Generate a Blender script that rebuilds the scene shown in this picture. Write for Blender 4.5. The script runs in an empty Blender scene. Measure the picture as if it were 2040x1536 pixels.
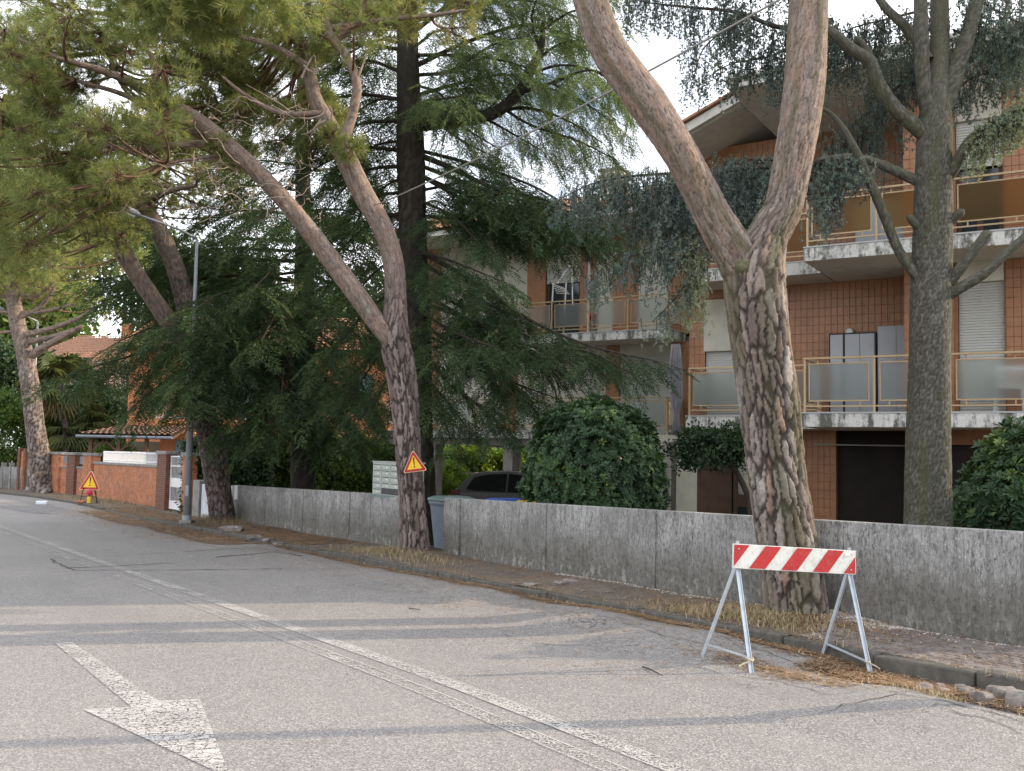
import bpy, math, random
import numpy as np
from mathutils import Vector, Matrix

random.seed(11)
RNG = np.random.default_rng(11)
S = bpy.context.scene
COL = S.collection

# ------------------------------------------------------------------ camera
F, CX, CY = 1960.0, 1020.0, 768.0          # focal length and centre in photo pixels
H = 1.65                                    # eye height
PITCH, ROLL = math.atan(133 / 1960), math.atan(.0202)
FWD = np.array([0, math.cos(PITCH), math.sin(PITCH)])
_u0 = np.array([0, -math.sin(PITCH), math.cos(PITCH)]); _r0 = np.array([1., 0, 0])
RIGHT = _r0 * math.cos(ROLL) + _u0 * math.sin(ROLL)
UP = -_r0 * math.sin(ROLL) + _u0 * math.cos(ROLL)
CAM = np.array([0, 0, H])
cd = bpy.data.cameras.new('camera'); co = bpy.data.objects.new('camera', cd); COL.objects.link(co)
cd.sensor_fit = 'HORIZONTAL'; cd.sensor_width = 36; cd.lens = F / 2040 * 36
cd.clip_start = .05; cd.clip_end = 3000
co.matrix_world = Matrix(((RIGHT[0], UP[0], -FWD[0], 0), (RIGHT[1], UP[1], -FWD[1], 0), (RIGHT[2], UP[2], -FWD[2], H), (0, 0, 0, 1)))
S.camera = co

# ------------------------------------------------------------------ light
SUN_AZ, SUN_EL = math.radians(81), math.radians(24)      # azimuth clockwise from +Y
w = bpy.data.worlds.new('World'); S.world = w; w.use_nodes = True
nt = w.node_tree; nt.nodes.clear()
out = nt.nodes.new('ShaderNodeOutputWorld'); bg = nt.nodes.new('ShaderNodeBackground')
sky = nt.nodes.new('ShaderNodeTexSky'); sky.sky_type = 'NISHITA'; sky.sun_disc = False
sky.sun_elevation = SUN_EL; sky.sun_rotation = SUN_AZ; sky.air_density = 1.0; sky.dust_density = 1.5; sky.ozone_density = 1.0
tc = nt.nodes.new('ShaderNodeTexCoord'); mp = nt.nodes.new('ShaderNodeMapping'); mp.inputs['Scale'].default_value = (1.2, 1.2, 3.5)
no = nt.nodes.new('ShaderNodeTexNoise'); no.inputs['Scale'].default_value = 2.3; no.inputs['Detail'].default_value = 7; no.inputs['Roughness'].default_value = .58
rp = nt.nodes.new('ShaderNodeValToRGB'); rp.color_ramp.elements[0].position = .30; rp.color_ramp.elements[1].position = .56
mx = nt.nodes.new('ShaderNodeMix'); mx.data_type = 'RGBA'; mx.inputs['B'].default_value = (12.5, 12.7, 13.4, 1)
L = nt.links.new
L(tc.outputs['Generated'], mp.inputs['Vector']); L(mp.outputs[0], no.inputs['Vector']); L(no.outputs['Fac'], rp.inputs['Fac'])
L(rp.outputs['Color'], mx.inputs['Factor']); L(sky.outputs[0], mx.inputs['A']); L(mx.outputs['Result'], bg.inputs['Color']); L(bg.outputs[0], out.inputs['Surface'])
bg.inputs['Strength'].default_value = .15
ld = bpy.data.lights.new('sun', 'SUN'); lo = bpy.data.objects.new('sun', ld); COL.objects.link(lo)
ld.energy = 4.1; ld.angle = math.radians(.6); ld.color = (1, .82, .61)
_sd = Vector((math.sin(SUN_AZ) * math.cos(SUN_EL), math.cos(SUN_AZ) * math.cos(SUN_EL), math.sin(SUN_EL)))
lo.rotation_euler = _sd.to_track_quat('Z', 'Y').to_euler(); lo.location = _sd * 60
S.view_settings.view_transform = 'Standard'; S.view_settings.look = 'None'; S.view_settings.gamma = 1; S.view_settings.exposure = .48
S.view_settings.use_curve_mapping = False
S.cycles.max_bounces = 5; S.cycles.diffuse_bounces = 3; S.cycles.transmission_bounces = 5; S.cycles.adaptive_threshold = .015; S.cycles.transparent_max_bounces = 6
S.cycles.caustics_reflective = False; S.cycles.caustics_refractive = False
S.cycles.use_denoising = True; S.cycles.sample_clamp_indirect = 6

# ------------------------------------------------------------------ places
AZ = math.atan(1290 / 1960)                 # the street runs this far left of the view axis
U = np.array([-math.sin(AZ), math.cos(AZ)]); NV = np.array([U[1], -U[0]])   # along the street, and to its house side
def gs(s):
    if s > 30: return 30 + 8 * (1 - math.exp(-(s - 30) / 8))
    if s < -20: return -20
    return s
def gz(x, y): return -.021 * gs(x * U[0] + y * U[1])
def ray(px, py): return FWD + RIGHT * (px - CX) / F - UP * (py - CY) / F
def G(px, py, dz=0):                        # a point on the ground seen at a photo pixel
    d = ray(px, py); a, b = 1., 400.
    for _ in range(60):
        m = (a + b) / 2; p = CAM + d * m
        if p[2] > gz(p[0], p[1]) + dz: a = m
        else: b = m
    return CAM + d * a
def W(px, py, Y): d = ray(px, py); return CAM + d * (Y / d[1])
def SN(s, n, dz=0):
    p = U * s + NV * n; return np.array([p[0], p[1], gz(p[0], p[1]) + dz])
def sn(p): return (p[0] * U[0] + p[1] * U[1], p[0] * NV[0] + p[1] * NV[1])
O2 = np.array([5.27, 17.9]); E1 = np.array([.8525, -.5227]); E2 = np.array([.5227, .8525])
def BF(a, d, z): p = O2 + E1 * a + E2 * d; return np.array([p[0], p[1], z])   # apartment frame
BROT = math.atan2(E1[1], E1[0])

# ------------------------------------------------------------------ object helpers
OFF = {}
def empty(name, loc, label, cat, group=None):
    o = bpy.data.objects.new(name, None); COL.objects.link(o); o.location = tuple(map(float, loc)); o.empty_display_size = .2
    OFF[o.name] = np.array(loc, float); tag(o, label, cat, group); return o
def tag(o, label=None, cat=None, group=None, kind=None):
    if label: o['label'] = label
    if cat: o['category'] = cat
    if group: o['group'] = group
    if kind: o['kind'] = kind
    return o
def npmesh(name, V, Fc, mat, parent=None, v=None, col=None, smooth=False, origin=None, kind=None):
    V = np.asarray(V, float); Fc = np.asarray(Fc, np.int32)
    if parent is not None: o0 = OFF[parent.name]
    elif origin is not None: o0 = np.asarray(origin, float)
    else: o0 = np.array([V[:, 0].mean(), V[:, 1].mean(), V[:, 2].min()])
    me = bpy.data.meshes.new(name); k = Fc.shape[1]
    me.vertices.add(len(V)); me.vertices.foreach_set('co', (V - o0).astype(np.float32).ravel())
    me.loops.add(Fc.size); me.loops.foreach_set('vertex_index', Fc.ravel())
    me.polygons.add(len(Fc)); me.polygons.foreach_set('loop_start', np.arange(0, Fc.size, k, dtype=np.int32))
    me.polygons.foreach_set('loop_total', np.full(len(Fc), k, np.int32))
    if smooth: me.polygons.foreach_set('use_smooth', np.ones(len(Fc), bool))
    if v is not None:
        at = me.attributes.new('v', 'FLOAT', 'POINT'); at.data.foreach_set('value', np.asarray(v, np.float32))
    if col is not None:
        at = me.attributes.new('Col', 'FLOAT_COLOR', 'POINT'); c4 = np.ones((len(V), 4), np.float32); c4[:, :3] = col; at.data.foreach_set('color', c4.ravel())
    me.update(calc_edges=True); me.materials.append(mat)
    o = bpy.data.objects.new(name, me); COL.objects.link(o); OFF[o.name] = o0
    if parent is not None: o.parent = parent
    else: o.location = tuple(o0)
    if kind: o['kind'] = kind
    return o
class MB:
    def __init__(s): s.v = []; s.f = []
    def add(s, pts, faces):
        b = len(s.v); s.v += [tuple(map(float, p)) for p in pts]; s.f += [tuple(b + i for i in f) for f in faces]; return s
    def box(s, fr, a0, a1, d0, d1, z0, z1):
        p = [fr(a, d, z) for z in (z0, z1) for d in (d0, d1) for a in (a0, a1)]
        return s.add(p, [(0, 2, 3, 1), (4, 5, 7, 6), (0, 1, 5, 4), (2, 6, 7, 3), (0, 4, 6, 2), (1, 3, 7, 5)])
    def bar(s, p, q, w, h=None, up=(0, 0, 1)):          # a rectangular bar from p to q
        p = np.array(p, float); q = np.array(q, float); h = h or w; t = q - p; t /= np.linalg.norm(t)
        x = np.cross(t, up)
        if np.linalg.norm(x) < 1e-4: x = np.cross(t, (0, 1, 0))
        x /= np.linalg.norm(x); y = np.cross(x, t)
        c = [e + x * i * w / 2 + y * j * h / 2 for e in (p, q) for i, j in ((-1, -1), (1, -1), (1, 1), (-1, 1))]
        return s.add(c, [(3, 2, 1, 0), (4, 5, 6, 7), (0, 1, 5, 4), (1, 2, 6, 5), (2, 3, 7, 6), (3, 0, 4, 7)])
    def tube(s, pts, rad, n=10, cap=True):
        pts = [np.array(p, float) for p in pts]; rad = [rad] * len(pts) if np.isscalar(rad) else rad; b = len(s.v); ref = None
        for i, p in enumerate(pts):
            t = pts[min(i + 1, len(pts) - 1)] - pts[max(i - 1, 0)]; t = t / (np.linalg.norm(t) + 1e-9)
            x = np.cross(t, (0, 0, 1) if abs(t[2]) < .95 else (0, 1, 0)) if ref is None else ref - t * (ref @ t)
            x = x / np.linalg.norm(x); ref = x; y = np.cross(t, x)
            for k in range(n):
                a = 2 * math.pi * k / n; s.v.append(tuple(p + (x * math.cos(a) + y * math.sin(a)) * rad[i]))
        for i in range(len(pts) - 1):
            for k in range(n):
                k2 = (k + 1) % n; s.f.append((b + i * n + k, b + i * n + k2, b + (i + 1) * n + k2, b + (i + 1) * n + k))
        if cap:
            s.f.append(tuple(b + k for k in reversed(range(n)))); e = b + (len(pts) - 1) * n; s.f.append(tuple(e + k for k in range(n)))
        return s
    def prism(s, poly, fn, d0, d1):                      # polygon (x, y) pushed through fn(x, y, depth)
        n = len(poly); p = [fn(x, y, d) for d in (d0, d1) for x, y in poly]
        return s.add(p, [tuple(reversed(range(n))), tuple(range(n, 2 * n))] + [(i, (i + 1) % n, n + (i + 1) % n, n + i) for i in range(n)])
    def build(s, name, mat, parent=None, bevel=0, smooth=False, origin=None, kind=None):
        V = np.array(s.v)
        if parent is not None: o0 = OFF[parent.name]
        elif origin is not None: o0 = np.asarray(origin, float)
        else: o0 = np.array([V[:, 0].mean(), V[:, 1].mean(), V[:, 2].min()])
        me = bpy.data.meshes.new(name); me.from_pydata([tuple(x) for x in V - o0], [], s.f); me.update(); me.materials.append(mat)
        if smooth:
            for p in me.polygons: p.use_smooth = True
        o = bpy.data.objects.new(name, me); COL.objects.link(o); OFF[o.name] = o0
        if parent is not None: o.parent = parent
        else: o.location = tuple(o0)
        if bevel:
            b = o.modifiers.new('bevel', 'BEVEL'); b.width = bevel; b.segments = 2; b.limit_method = 'ANGLE'; b.harden_normals = False
        if kind: o['kind'] = kind
        return o
XYZ = lambda a, d, z: np.array([a, d, z])

# ------------------------------------------------------------------ materials
class NT:
    def __init__(s, name, rough=.8, spec=.3):
        s.m = bpy.data.materials.new(name); s.m.use_nodes = True; s.t = s.m.node_tree; s.b = s.t.nodes['Principled BSDF']
        s.b.inputs['Roughness'].default_value = rough; s.b.inputs['Specular IOR Level'].default_value = spec; s._pos = None
    def n(s, typ, ins=None, **at):
        x = s.t.nodes.new('ShaderNode' + typ)
        for k, v in at.items(): setattr(x, k, v)
        for k, v in (ins or {}).items():
            if isinstance(v, bpy.types.NodeSocket): s.t.links.new(v, x.inputs[k])
            else: x.inputs[k].default_value = v
        return x
    def pos(s):
        if s._pos is None: s._pos = s.n('NewGeometry').outputs['Position']
        return s._pos
    def obj(s): return s.n('TexCoord').outputs['Object']
    def noise(s, sc, det=4, rough=.55, scale=(1, 1, 1), vec=None, out='Fac'):
        v = vec or s.pos()
        if scale != (1, 1, 1): v = s.n('Mapping', {'Vector': v, 'Scale': scale}).outputs[0]
        return s.n('TexNoise', {'Vector': v, 'Scale': sc, 'Detail': det, 'Roughness': rough}).outputs[out]
    def vor(s, sc, feat='F1', scale=(1, 1, 1), vec=None, out='Distance', rnd=1.):
        v = vec or s.pos()
        if scale != (1, 1, 1): v = s.n('Mapping', {'Vector': v, 'Scale': scale}).outputs[0]
        return s.n('TexVoronoi', {'Vector': v, 'Scale': sc, 'Randomness': rnd}, feature=feat).outputs[out]
    def ramp(s, f, *st):
        r = s.n('ValToRGB', {'Fac': f}); e = r.color_ramp.elements
        while len(e) < len(st): e.new(.5)
        for i, (p, c) in enumerate(st):
            e[i].position = p; e[i].color = (c, c, c, 1) if np.isscalar(c) else (*c, 1)
        return r.outputs['Color']
    def mix(s, f, a, b, mode='MIX'):
        x = s.n('Mix', data_type='RGBA', blend_type=mode)
        for k, v in (('Factor', f), ('A', a), ('B', b)):
            i = [q for q in x.inputs if q.name == k and (q.type == 'RGBA' if k != 'Factor' else q.type == 'VALUE')][0]
            if isinstance(v, bpy.types.NodeSocket): s.t.links.new(v, i)
            elif k == 'Factor': i.default_value = v
            else: i.default_value = (*v, 1) if not np.isscalar(v) else (v, v, v, 1)
        return [q for q in x.outputs if q.type == 'RGBA'][0]
    def math(s, op, a, b=0.):
        x = s.n('Math', operation=op)
        for i, v in enumerate((a, b)):
            if isinstance(v, bpy.types.NodeSocket): s.t.links.new(v, x.inputs[i])
            else: x.inputs[i].default_value = v
        return x.outputs[0]
    def sep(s, v): return s.n('SeparateXYZ', {'Vector': v}).outputs
    def attr(s, name, out='Fac'): return s.n('Attribute', attribute_name=name).outputs[out]
    def rand(s): return s.n('ObjectInfo').outputs['Random']
    def col(s, c):
        if isinstance(c, bpy.types.NodeSocket): s.t.links.new(c, s.b.inputs['Base Color'])
        else: s.b.inputs['Base Color'].default_value = (*c, 1)
        return s
    def set(s, k, v):
        if isinstance(v, bpy.types.NodeSocket): s.t.links.new(v, s.b.inputs[k])
        else: s.b.inputs[k].default_value = v
        return s
    def bump(s, h, st=.3, d=.01):
        x = s.n('Bump', {'Height': h, 'Strength': st, 'Distance': d}); s.t.links.new(x.outputs[0], s.b.inputs['Normal']); return s
M = {}
def plain(name, c, rough=.6, var=.12, sc=6, metal=0., bump=0., spec=.3, dirt=None):
    t = NT(name, rough, spec); n1 = t.noise(sc, 5)
    lo_ = tuple(x * (1 - var) for x in c); hi = tuple(min(1, x * (1 + var)) for x in c)
    cc = t.ramp(n1, (.3, lo_), (.7, hi))
    if dirt: cc = t.mix(t.ramp(t.noise(dirt[1], 6, .65), (.5, 0.), (.72, dirt[2])), cc, dirt[0])
    t.col(cc).set('Metallic', metal)
    if bump: t.bump(t.noise(sc * 8, 4), bump, .006)
    M[name] = t.m; return t.m

t = NT('asphalt', .9, .25)                                   # old, worn pale asphalt with open stones
sp = t.vor(95, out='Color'); spv = t.sep(sp)[0]; big = t.noise(.55, 5); mid = t.noise(5, 4)
c = t.ramp(spv, (.0, (.115, .11, .107)), (.35, (.19, .18, .172)), (.75, (.245, .233, .222)), (1., (.37, .35, .33)))
c = t.mix(t.ramp(big, (.35, 0.), (.7, .55)), c, t.mix(.5, c, (.30, .28, .26)))
c = t.mix(t.ramp(mid, (.48, 0.), (.75, .22)), c, (.15, .143, .138))
trk = t.noise(1., 4, .6, (.9, .12, 1), vec=t.n('Mapping', {'Vector': t.pos(), 'Rotation': (0, 0, -AZ)}).outputs[0])
c = t.mix(t.ramp(trk, (.5, 0.), (.72, .35)), c, (.16, .152, .147))
c = t.mix(t.ramp(t.noise(2.6, 3, .5), (.66, 0.), (.76, .4)), c, (.12, .115, .112))
near = t.ramp(t.noise(1.1, 4, .6), (.5, 0.), (.62, 1.))      # cracked areas, by noise, mostly at the kerb
pv = t.sep(t.pos()); nco = t.math('ADD', t.math('MULTIPLY', pv[0], float(NV[0])), t.math('MULTIPLY', pv[1], float(NV[1])))
edge = t.ramp(nco, (0., 0.), (1., 1.)); edge = t.n('MapRange', {'Value': nco, 'From Min': 4.6, 'From Max': 6.6}).outputs[0]
wv = t.n('VectorMath', {0: t.pos(), 1: t.n('Mapping', {'Vector': t.noise(3, 3, out='Color'), 'Scale': (.35, .35, .35)}).outputs[0]}, operation='ADD').outputs[0]
cr = t.ramp(t.vor(2.6, 'DISTANCE_TO_EDGE', vec=wv), (.0, 1.), (.028, 0.))
cr2 = t.ramp(t.vor(7, 'DISTANCE_TO_EDGE', vec=wv), (.0, 1.), (.05, 0.))
cf = t.math('MULTIPLY', t.math('MULTIPLY', edge, near), t.math('MAXIMUM', cr, t.math('MULTIPLY', cr2, .8)))
c = t.mix(t.math('MULTIPLY', cf, .85), c, (.035, .033, .032))
t.col(c).bump(t.math('ADD', t.vor(95), t.math('MULTIPLY', cf, -1.2)), .55, .006); M['asphalt'] = t.m

t = NT('asphalt_patch', .92, .2)
spv = t.sep(t.vor(80, out='Color'))[0]; c = t.ramp(spv, (0., (.085, .083, .083)), (.6, (.165, .158, .155)), (1., (.28, .27, .26)))
c = t.mix(t.ramp(t.noise(1.5, 5), (.4, 0.), (.7, .5)), c, (.2, .19, .185))
t.col(c).bump(t.vor(80), .6, .007); M['asphalt_patch'] = t.m
t = NT('tar', .85, .3); t.col(t.ramp(t.noise(20, 5), (.3, (.03, .03, .031)), (.7, (.09, .085, .085)))).bump(t.noise(60), .6, .01); M['tar'] = t.m

def paint(name, wear_lo, wear_hi, crack=0):                  # worn road paint: gone in places
    t = NT(name, .85, .25); spv = t.sep(t.vor(95, out='Color'))[0]
    wv = t.n('VectorMath', {0: t.pos(), 1: t.n('Mapping', {'Vector': t.noise(9, 3, out='Color'), 'Scale': (.12, .12, .12)}).outputs[0]}, operation='ADD').outputs[0]
    a = t.ramp(t.math('ADD', t.math('MULTIPLY', spv, .45), t.math('MULTIPLY', t.noise(2.2, 6, .6), .75)), (wear_lo, 0.), (wear_hi, 1.))
    if crack: a = t.math('MULTIPLY', a, t.ramp(t.vor(12, 'DISTANCE_TO_EDGE', vec=wv, scale=(1, 1, 1)), (.015, 0.), (.05, 1.)))
    t.col(t.ramp(t.noise(14, 4), (.3, (.34, .325, .308)), (.7, (.44, .42, .40)))).set('Alpha', a); M[name] = t.m
paint('road_paint', .47, .66); paint('road_paint_faint', .60, .76); paint('road_paint_edge', .42, .55); paint('road_paint_arrow', .36, .58, 1)

t = NT('kerb', .92, .2); c = t.ramp(t.noise(9, 6, .65), (.3, (.06, .055, .048)), (.7, (.135, .125, .11)))
c = t.mix(t.ramp(t.noise(2, 4), (.45, 0.), (.7, .6)), c, (.10, .10, .08)); t.col(c).bump(t.noise(60, 5), .5, .006); M['kerb'] = t.m
t = NT('pavement', .95, .15)                                 # old setts under dust and fallen needles
c = t.ramp(t.noise(3.5, 6, .6), (.3, (.085, .072, .064)), (.7, (.17, .145, .125)))
c = t.mix(t.ramp(t.noise(1.1, 5), (.46, 0.), (.62, .8)), c, (.165, .122, .085))
j = t.ramp(t.vor(9.5, 'DISTANCE_TO_EDGE', rnd=.6), (.0, 1.), (.07, 0.)); c = t.mix(t.math('MULTIPLY', j, .55), c, (.20, .185, .165))
c = t.mix(t.ramp(t.noise(90, 2), (.6, 0.), (.75, .6)), c, (.35, .30, .25)); t.col(c).bump(t.math('SUBTRACT', t.noise(30, 5), j), .5, .012); M['pavement'] = t.m
t = NT('sett', .85, .25); c = t.ramp(t.rand(), (0., (.085, .07, .066)), (.5, (.125, .105, .098)), (1., (.16, .145, .138)))
t.col(t.mix(t.ramp(t.noise(40, 4), (.4, 0.), (.8, .5)), c, (.27, .24, .21))).bump(t.noise(50, 4), .4, .006); M['sett'] = t.m
plain('sett_joint', (.25, .225, .195), .95, .25, 20, bump=.4)
t = NT('yard', .95, .15); c = t.ramp(t.noise(1.4, 6), (.3, (.10, .085, .065)), (.7, (.18, .15, .115)))
t.col(c).bump(t.noise(12, 5), .5, .02); M['yard'] = t.m
t = NT('ground', .95, .15); c = t.ramp(t.noise(.3, 6), (.35, (.07, .09, .04)), (.7, (.15, .14, .08))); t.col(c); M['ground'] = t.m
t = NT('litter', .95, .1)                                    # mat of brown fallen needles
fib = t.noise(60, 3, .6, (1, .25, 1)); c = t.ramp(fib, (.3, (.09, .058, .04)), (.55, (.20, .125, .075)), (.75, (.32, .22, .135)))
al = t.ramp(t.noise(4.5, 6, .7), (.43, 0.), (.52, 1.)); t.col(c).set('Alpha', al).bump(fib, .7, .02); M['litter'] = t.m
t = NT('litter_needles', .9, .1); t.col(t.ramp(t.attr('v'), (0., (.13, .08, .05)), (.5, (.26, .165, .095)), (1., (.44, .34, .22)))); M['litter_needles'] = t.m
t = NT('dry_grass', .9, .1); t.col(t.ramp(t.attr('v'), (0., (.20, .145, .08)), (.6, (.36, .285, .17)), (.93, (.46, .39, .26)), (1., (.12, .18, .05)))); M['dry_grass'] = t.m
t = NT('gravel', .9, .2); t.col(t.ramp(t.attr('v'), (0., (.28, .26, .23)), (1., (.62, .58, .52)))); M['gravel'] = t.m
plain('rubble', (.19, .165, .15), .9, .35, 14, bump=.6, dirt=((.36, .34, .32), 9, .8))

t = NT('wall_concrete', .93, .2)                             # grey concrete, streaked and blotched with mould
ob = t.obj(); h = t.sep(ob)[2]
c = t.ramp(t.noise(2.4, 6, .65), (.3, (.29, .284, .272)), (.7, (.47, .464, .45)))
c = t.mix(t.ramp(t.noise(1., 6, .7, (12, 12, 1.0)), (.48, 0.), (.66, .62)), c, (.10, .097, .088)); c = t.mix(t.ramp(t.noise(1., 5, .75, (20, 20, 7)), (.52, 0.), (.63, .7)), c, (.075, .073, .068))
c = t.mix(t.ramp(t.noise(1., 4, .75, (42, 42, 16)), (.50, 0.), (.62, .75)), c, (.075, .073, .070))
c = t.mix(t.ramp(t.noise(1., 3, .7, (60, 60, 26)), (.57, 0.), (.66, .8)), c, (.55, .555, .57))
c = t.mix(t.ramp(t.noise(.8, 6, .75), (.48, 0.), (.64, .62)), c, (.12, .115, .10)); c = t.mix(t.ramp(t.rand(), (0., 0.), (1., .22)), c, (.20, .195, .18))
base = t.n('MapRange', {'Value': t.math('ADD', h, t.math('MULTIPLY', t.noise(2.5, 6, .7), .7)), 'From Min': 1.18, 'From Max': .62}).outputs[0]
c = t.mix(t.math('MULTIPLY', base, .72), c, t.ramp(t.noise(18, 4), (.35, (.055, .052, .042)), (.7, (.15, .14, .115))))
foot = t.n('MapRange', {'Value': h, 'From Min': .34, 'From Max': .10}).outputs[0]
c = t.mix(t.math('MULTIPLY', foot, t.ramp(t.noise(5, 6, .7, (1.6, 1.6, 1)), (.54, 0.), (.60, .7))), c, (.33, .31, .28))
t.col(c).bump(t.noise(45, 5, .7), .5, .008); M['wall_concrete'] = t.m
plain('wall_white', (.55, .57, .60), .85, .12, 5, dirt=((.3, .3, .28), 4, .6))
t = NT('slab_paint', .85, .25)                               # white painted slab edges with black mould running down
ob = t.obj(); z = t.sep(ob)[2]
c = t.ramp(t.noise(2.2, 5), (.3, (.55, .54, .51)), (.7, (.70, .69, .66)))
c = t.mix(t.ramp(t.math('ADD', t.noise(1.5, 6, .7, (3, 3, .5)), t.math('MULTIPLY', t.noise(10, 5, .8), .5)), (.70, 0.), (.84, .95)), c, (.09, .09, .075))
c = t.mix(t.ramp(t.noise(30, 4, .7), (.5, 0.), (.75, .5)), c, (.24, .23, .2)); t.col(c).bump(t.noise(30, 4), .25, .006); M['slab_paint'] = t.m
plain('soffit', (.62, .59, .52), .9, .1, 1.5, dirt=((.25, .24, .21), 3, .5))
plain('concrete_pillar', (.34, .32, .285), .9, .12, 3, bump=.2, dirt=((.2, .19, .17), 5, .6))
plain('cream_plaster', (.58, .56, .47), .88, .06, 2, dirt=((.40, .38, .31), 3, .5))
plain('white_fascia', (.66, .65, .61), .8, .08, 2, dirt=((.35, .34, .31), 4, .5))
t = NT('facade_tile', .42, .45)                              # glazed terracotta tiles
c = t.ramp(t.noise(7, 2), (.3, (.345, .16, .078)), (.7, (.43, .212, .105))); c = t.mix(t.ramp(t.rand(), (0., 0.), (1., .4)), c, (.33, .148, .075))
c = t.mix(t.ramp(t.noise(1.7, 5), (.48, 0.), (.70, .6)), c, (.25, .118, .066)); t.col(c).bump(t.noise(25, 3), .08, .004); M['facade_tile'] = t.m
plain('tile_joint', (.27, .135, .075), .9, .15, 10)
plain('railing_metal', (.46, .34, .20), .45, .12, 8, metal=.35, dirt=((.25, .20, .13), 8, .6))
def glass(name, c, rough, alpha=1.):
    t = NT(name, rough, .5); t.col(c).set('Transmission Weight', .93).set('IOR', 1.25); M[name] = t.m
glass('frosted_glass', (.74, .79, .76), .36); glass('amber_glass', (.47, .30, .10), .42)
t = NT('window_glass', .06, .5); t.col((.03, .04, .045)); M['window_glass'] = t.m
plain('shutter', (.53, .53, .49), .5, .04, 3, dirt=((.42, .40, .35), 3, .35))
plain('garage_door', (.02, .013, .012), .7, .3, 3)  # near black, so the colour itself deepens the shade in the openings
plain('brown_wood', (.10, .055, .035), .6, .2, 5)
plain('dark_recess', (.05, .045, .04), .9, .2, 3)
t = NT('roof_tile', .85, .25); c = t.ramp(t.noise(4, 5), (.3, (.30, .13, .075)), (.7, (.47, .25, .15))); c = t.mix(t.ramp(t.noise(9, 5, .7), (.5, 0.), (.72, .7)), c, (.15, .11, .085)); t.col(c); M['roof_tile'] = t.m
t = NT('shaded_roof_tile', .9, .2); c = t.ramp(t.noise(5, 5), (.3, (.11, .07, .055)), (.7, (.23, .14, .10))); t.col(c); M['shaded_roof_tile'] = t.m  # dark brown tile, darkened further to stand for shade on the carport
t = NT('brick', .88, .25); c = t.ramp(t.noise(6, 2), (.25, (.30, .105, .055)), (.5, (.43, .17, .085)), (.75, (.52, .26, .14)))
c = t.mix(t.ramp(t.noise(1.6, 5, .65), (.5, 0.), (.68, .6)), c, (.20, .12, .085)); t.col(c).bump(t.noise(40, 4), .3, .006); M['brick'] = t.m
plain('brick_dark', (.16, .075, .05), .88, .3, 7, bump=.3)
plain('mortar', (.34, .28, .23), .95, .2, 9)
plain('cap_concrete', (.24, .235, .225), .92, .2, 5, bump=.3, dirt=((.10, .10, .085), 4, .7))
plain('orange_plaster', (.60, .245, .115), .9, .08, 1.5, dirt=((.48, .2, .1), 2, .5))
plain('pink_plaster', (.66, .44, .34), .9, .08, 1.5)
plain('white_metal', (.68, .69, .71), .45, .05, 5, dirt=((.5, .48, .45), 6, .4))
plain('teal_shutter', (.17, .26, .29), .6, .1, 4)
plain('galvanised', (.45, .49, .53), .42, .12, 12, metal=.55)
plain('pole_grey', (.31, .33, .36), .5, .08, 4, metal=.2, dirt=((.22, .22, .21), 5, .5))
plain('black_metal', (.02, .02, .021), .5, .2, 5)
plain('sign_red', (.40, .022, .024), .42, .14, 9, dirt=((.30, .09, .08), 26, .75)); plain('sign_white', (.60, .60, .56), .45, .06, 5, dirt=((.36, .33, .28), 24, .7))
plain('sign_yellow', (.80, .50, .02), .4, .05, 5); plain('sign_black', (.025, .022, .02), .5, .1, 5); plain('sign_edge', (.78, .60, .34), .5, .06, 5)
plain('bin_grey', (.17, .20, .24), .5, .08, 4, dirt=((.11, .12, .13), 5, .5)); plain('bin_lid_green', (.14, .21, .19), .5, .1, 4)
plain('bin_lid_blue', (.03, .075, .28), .45, .1, 4); plain('bin_lid_yellow', (.62, .44, .04), .45, .1, 4)
plain('lamp_red', (.50, .03, .09), .3, .1, 5); plain('lamp_yellow', (.75, .5, .05), .45, .1, 5)
plain('mailbox', (.40, .43, .38), .45, .05, 3, metal=.1); plain('mailbox_dark', (.06, .06, .065), .6, .2, 3)
t = NT('car_paint', .28, .5); t.col((.075, .072, .072)).set('Metallic', .6).set('Coat Weight', .6); M['car_paint'] = t.m
t = NT('car_glass', .04, .6); t.col((.006, .007, .008)); M['car_glass'] = t.m
plain('tyre', (.014, .014, .015), .8, .2, 6); plain('tail_light', (.07, .008, .01), .25, .1, 5)
plain('cabinet_grey', (.40, .41, .43), .45, .04, 3); plain('curtain', (.34, .33, .36), .85, .1, 4); plain('plastic_white', (.72, .72, .70), .5, .04, 4)
plain('plastic_red', (.45, .04, .07), .4, .05, 4); plain('steps', (.42, .38, .31), .8, .1, 6); plain('cable', (.26, .25, .23), .6, .1, 6); plain('rope', (.48, .40, .29), .9, .2, 30)
plain('pipe_grey', (.42, .43, .42), .5, .08, 5); plain('paper', (.70, .69, .66), .7, .06, 9, dirt=((.5, .25, .22), 18, .7)); plain('plastic_pale', (.66, .70, .76), .4, .1, 9)

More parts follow.
